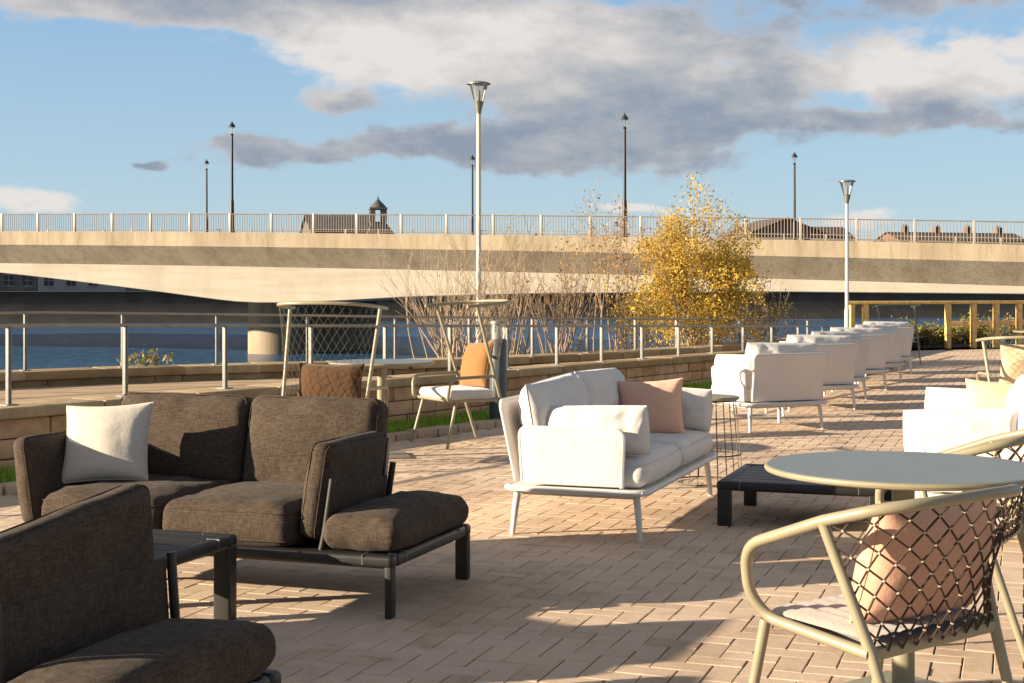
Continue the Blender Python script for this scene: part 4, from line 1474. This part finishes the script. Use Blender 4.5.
elw = mathn(nt, 'ADD', el, mathn(nt, 'MULTIPLY', mathn(nt, 'SUBTRACT', nW2, .5), .55))
def blob(px, py, rx, ry, wt):
    cx, cy = (px - 512) / 100, (289 - py) / 100
    dx = mathn(nt, 'MULTIPLY', mathn(nt, 'SUBTRACT', azw, cx), 100 / rx)
    dy = mathn(nt, 'MULTIPLY', mathn(nt, 'SUBTRACT', elw, cy), 100 / ry)
    d = mathn(nt, 'ADD', mathn(nt, 'MULTIPLY', dx, dx), mathn(nt, 'MULTIPLY', dy, dy))
    return mathn(nt, 'MULTIPLY', mathn(nt, 'POWER', 2.718, mathn(nt, 'MULTIPLY', d, -1)), wt)
def total(L):
    s = L[0]
    for q in L[1:]: s = mathn(nt, 'ADD', s, q)
    return s
light_b = [blob(420, 50, 170, 40, 1.15), blob(560, 55, 110, 40, .6), blob(930, 72, 130, 28, 1.0), blob(45, 203, 70, 15, .8), blob(640, 210, 90, 9, .75), blob(830, 220, 70, 10, .6), blob(70, 148, 40, 4, .5), blob(90, 20, 90, 16, .5)]
dark_b = [blob(650, 115, 170, 46, 1.25), blob(700, 45, 150, 36, .5), blob(600, 3, 200, 18, .35), blob(430, 150, 150, 22, 1.05), blob(250, 152, 55, 14, .9), blob(180, 3, 200, 30, 1.15), blob(955, 128, 80, 22, 1.0), blob(930, 10, 140, 24, .75), blob(850, 125, 60, 9, .55), blob(330, 100, 40, 11, .7), blob(173, 171, 22, 6, .7), blob(850, 185, 80, 5, .55)]
lt = total(light_b); dk = total(dark_b)
high = mathn(nt, 'MULTIPLY', mathn(nt, 'SUBTRACT', el, 3.1, clamp=True), .55)  # cloud cover added above the view to make the sky fill less blue
den = mathn(nt, 'ADD', mathn(nt, 'ADD', lt, dk), mathn(nt, 'ADD', mathn(nt, 'MULTIPLY', mathn(nt, 'SUBTRACT', nA, .5), 1.1), mathn(nt, 'ADD', mathn(nt, 'MULTIPLY', mathn(nt, 'SUBTRACT', nB, .5), .95), mathn(nt, 'MULTIPLY', mathn(nt, 'SUBTRACT', nC, .5), .62))))
den = mathn(nt, 'ADD', den, high)
mr = N(nt, 'ShaderNodeMapRange', interpolation_type='SMOOTHSTEP'); nt.links.new(den, mr.inputs[0])
mr.inputs[1].default_value = .36; mr.inputs[2].default_value = .76
dr = mathn(nt, 'DIVIDE', dk, mathn(nt, 'ADD', mathn(nt, 'ADD', lt, dk), .12))
dr = mathn(nt, 'ADD', dr, mathn(nt, 'ADD', mathn(nt, 'MULTIPLY', mathn(nt, 'SUBTRACT', nB, .5), 1.2), mathn(nt, 'MULTIPLY', mathn(nt, 'SUBTRACT', nC, .5), .45)))
edge = mathn(nt, 'SUBTRACT', 1.05, den, clamp=True)
dr = mathn(nt, 'SUBTRACT', dr, mathn(nt, 'MULTIPLY', edge, .22))
dr = mathn(nt, 'ADD', dr, mathn(nt, 'MULTIPLY', mathn(nt, 'SUBTRACT', el, 3.4, clamp=True), .25))
ccol = ramp(nt, dr, [(.05, (4.9, 4.6, 4.35)), (.38, (3.75, 3.55, 3.45)), (.72, (2.45, 2.58, 2.82)), (1.0, (1.6, 1.92, 2.4))])
elr = mathn(nt, 'MULTIPLY', mathn(nt, 'ARCTAN2', z, hyp), 2.0, clamp=True)
grad = ramp(nt, elr, [(0, (3.3, 4.1, 4.4)), (.12, (2.6, 3.7, 4.55)), (.38, (1.75, 2.95, 4.5)), (.55, (.8, 1.4, 2.4)), (1, (.45, .85, 1.6))])
gm = mathn(nt, 'SUBTRACT', .85, mathn(nt, 'MULTIPLY', elr, .15))
skyb = mixc(nt, gm, sky.outputs[0], grad)
dim = ramp(nt, elr, [(.40, (1, 1, 1)), (.62, (.82, .79, .76)), (1, (.74, .71, .68))])  # tones down the unseen upper clouds to set the fill light
ccol = mixc(nt, 1.0, ccol, dim, 'MULTIPLY')
fin = mixc(nt, mathn(nt, 'MULTIPLY', mr.outputs[0], .93), skyb, ccol)
nt.links.new(fin, bg.inputs['Color'])
bg.inputs['Strength'].default_value = .060

# ---------------------------------------------------------------- sun
sd = bpy.data.lights.new('sun', 'SUN'); sd.energy = 5.0; sd.angle = R(.5); sd.color = (1, .83, .61)
so = bpy.data.objects.new('sun', sd); COL.objects.link(so)
ldir = Vector((-SUN_AZ[0] * math.cos(SUN_EL), -SUN_AZ[1] * math.cos(SUN_EL), -math.sin(SUN_EL)))
so.rotation_euler = ldir.to_track_quat('-Z', 'Y').to_euler()
so.location = (-30, -6, 12)

# ---------------------------------------------------------------- camera
cd = bpy.data.cameras.new('camera'); cam = bpy.data.objects.new('camera', cd); COL.objects.link(cam)
cam.location = (0, 0, 1.31); cam.rotation_euler = (R(90), 0, 0)
cd.sensor_width = 36; cd.lens = 1450 / 1024 * 36
cd.shift_y = -52.5 / 1024
cd.clip_start = .05; cd.clip_end = 6000
scene.camera = cam
vs = scene.view_settings
vs.view_transform = 'Standard'; vs.look = 'None'; vs.gamma = 1; vs.use_curve_mapping = False
vs.exposure = 1.5
scene.cycles.max_bounces = 6
scene.cycles.use_denoising = True
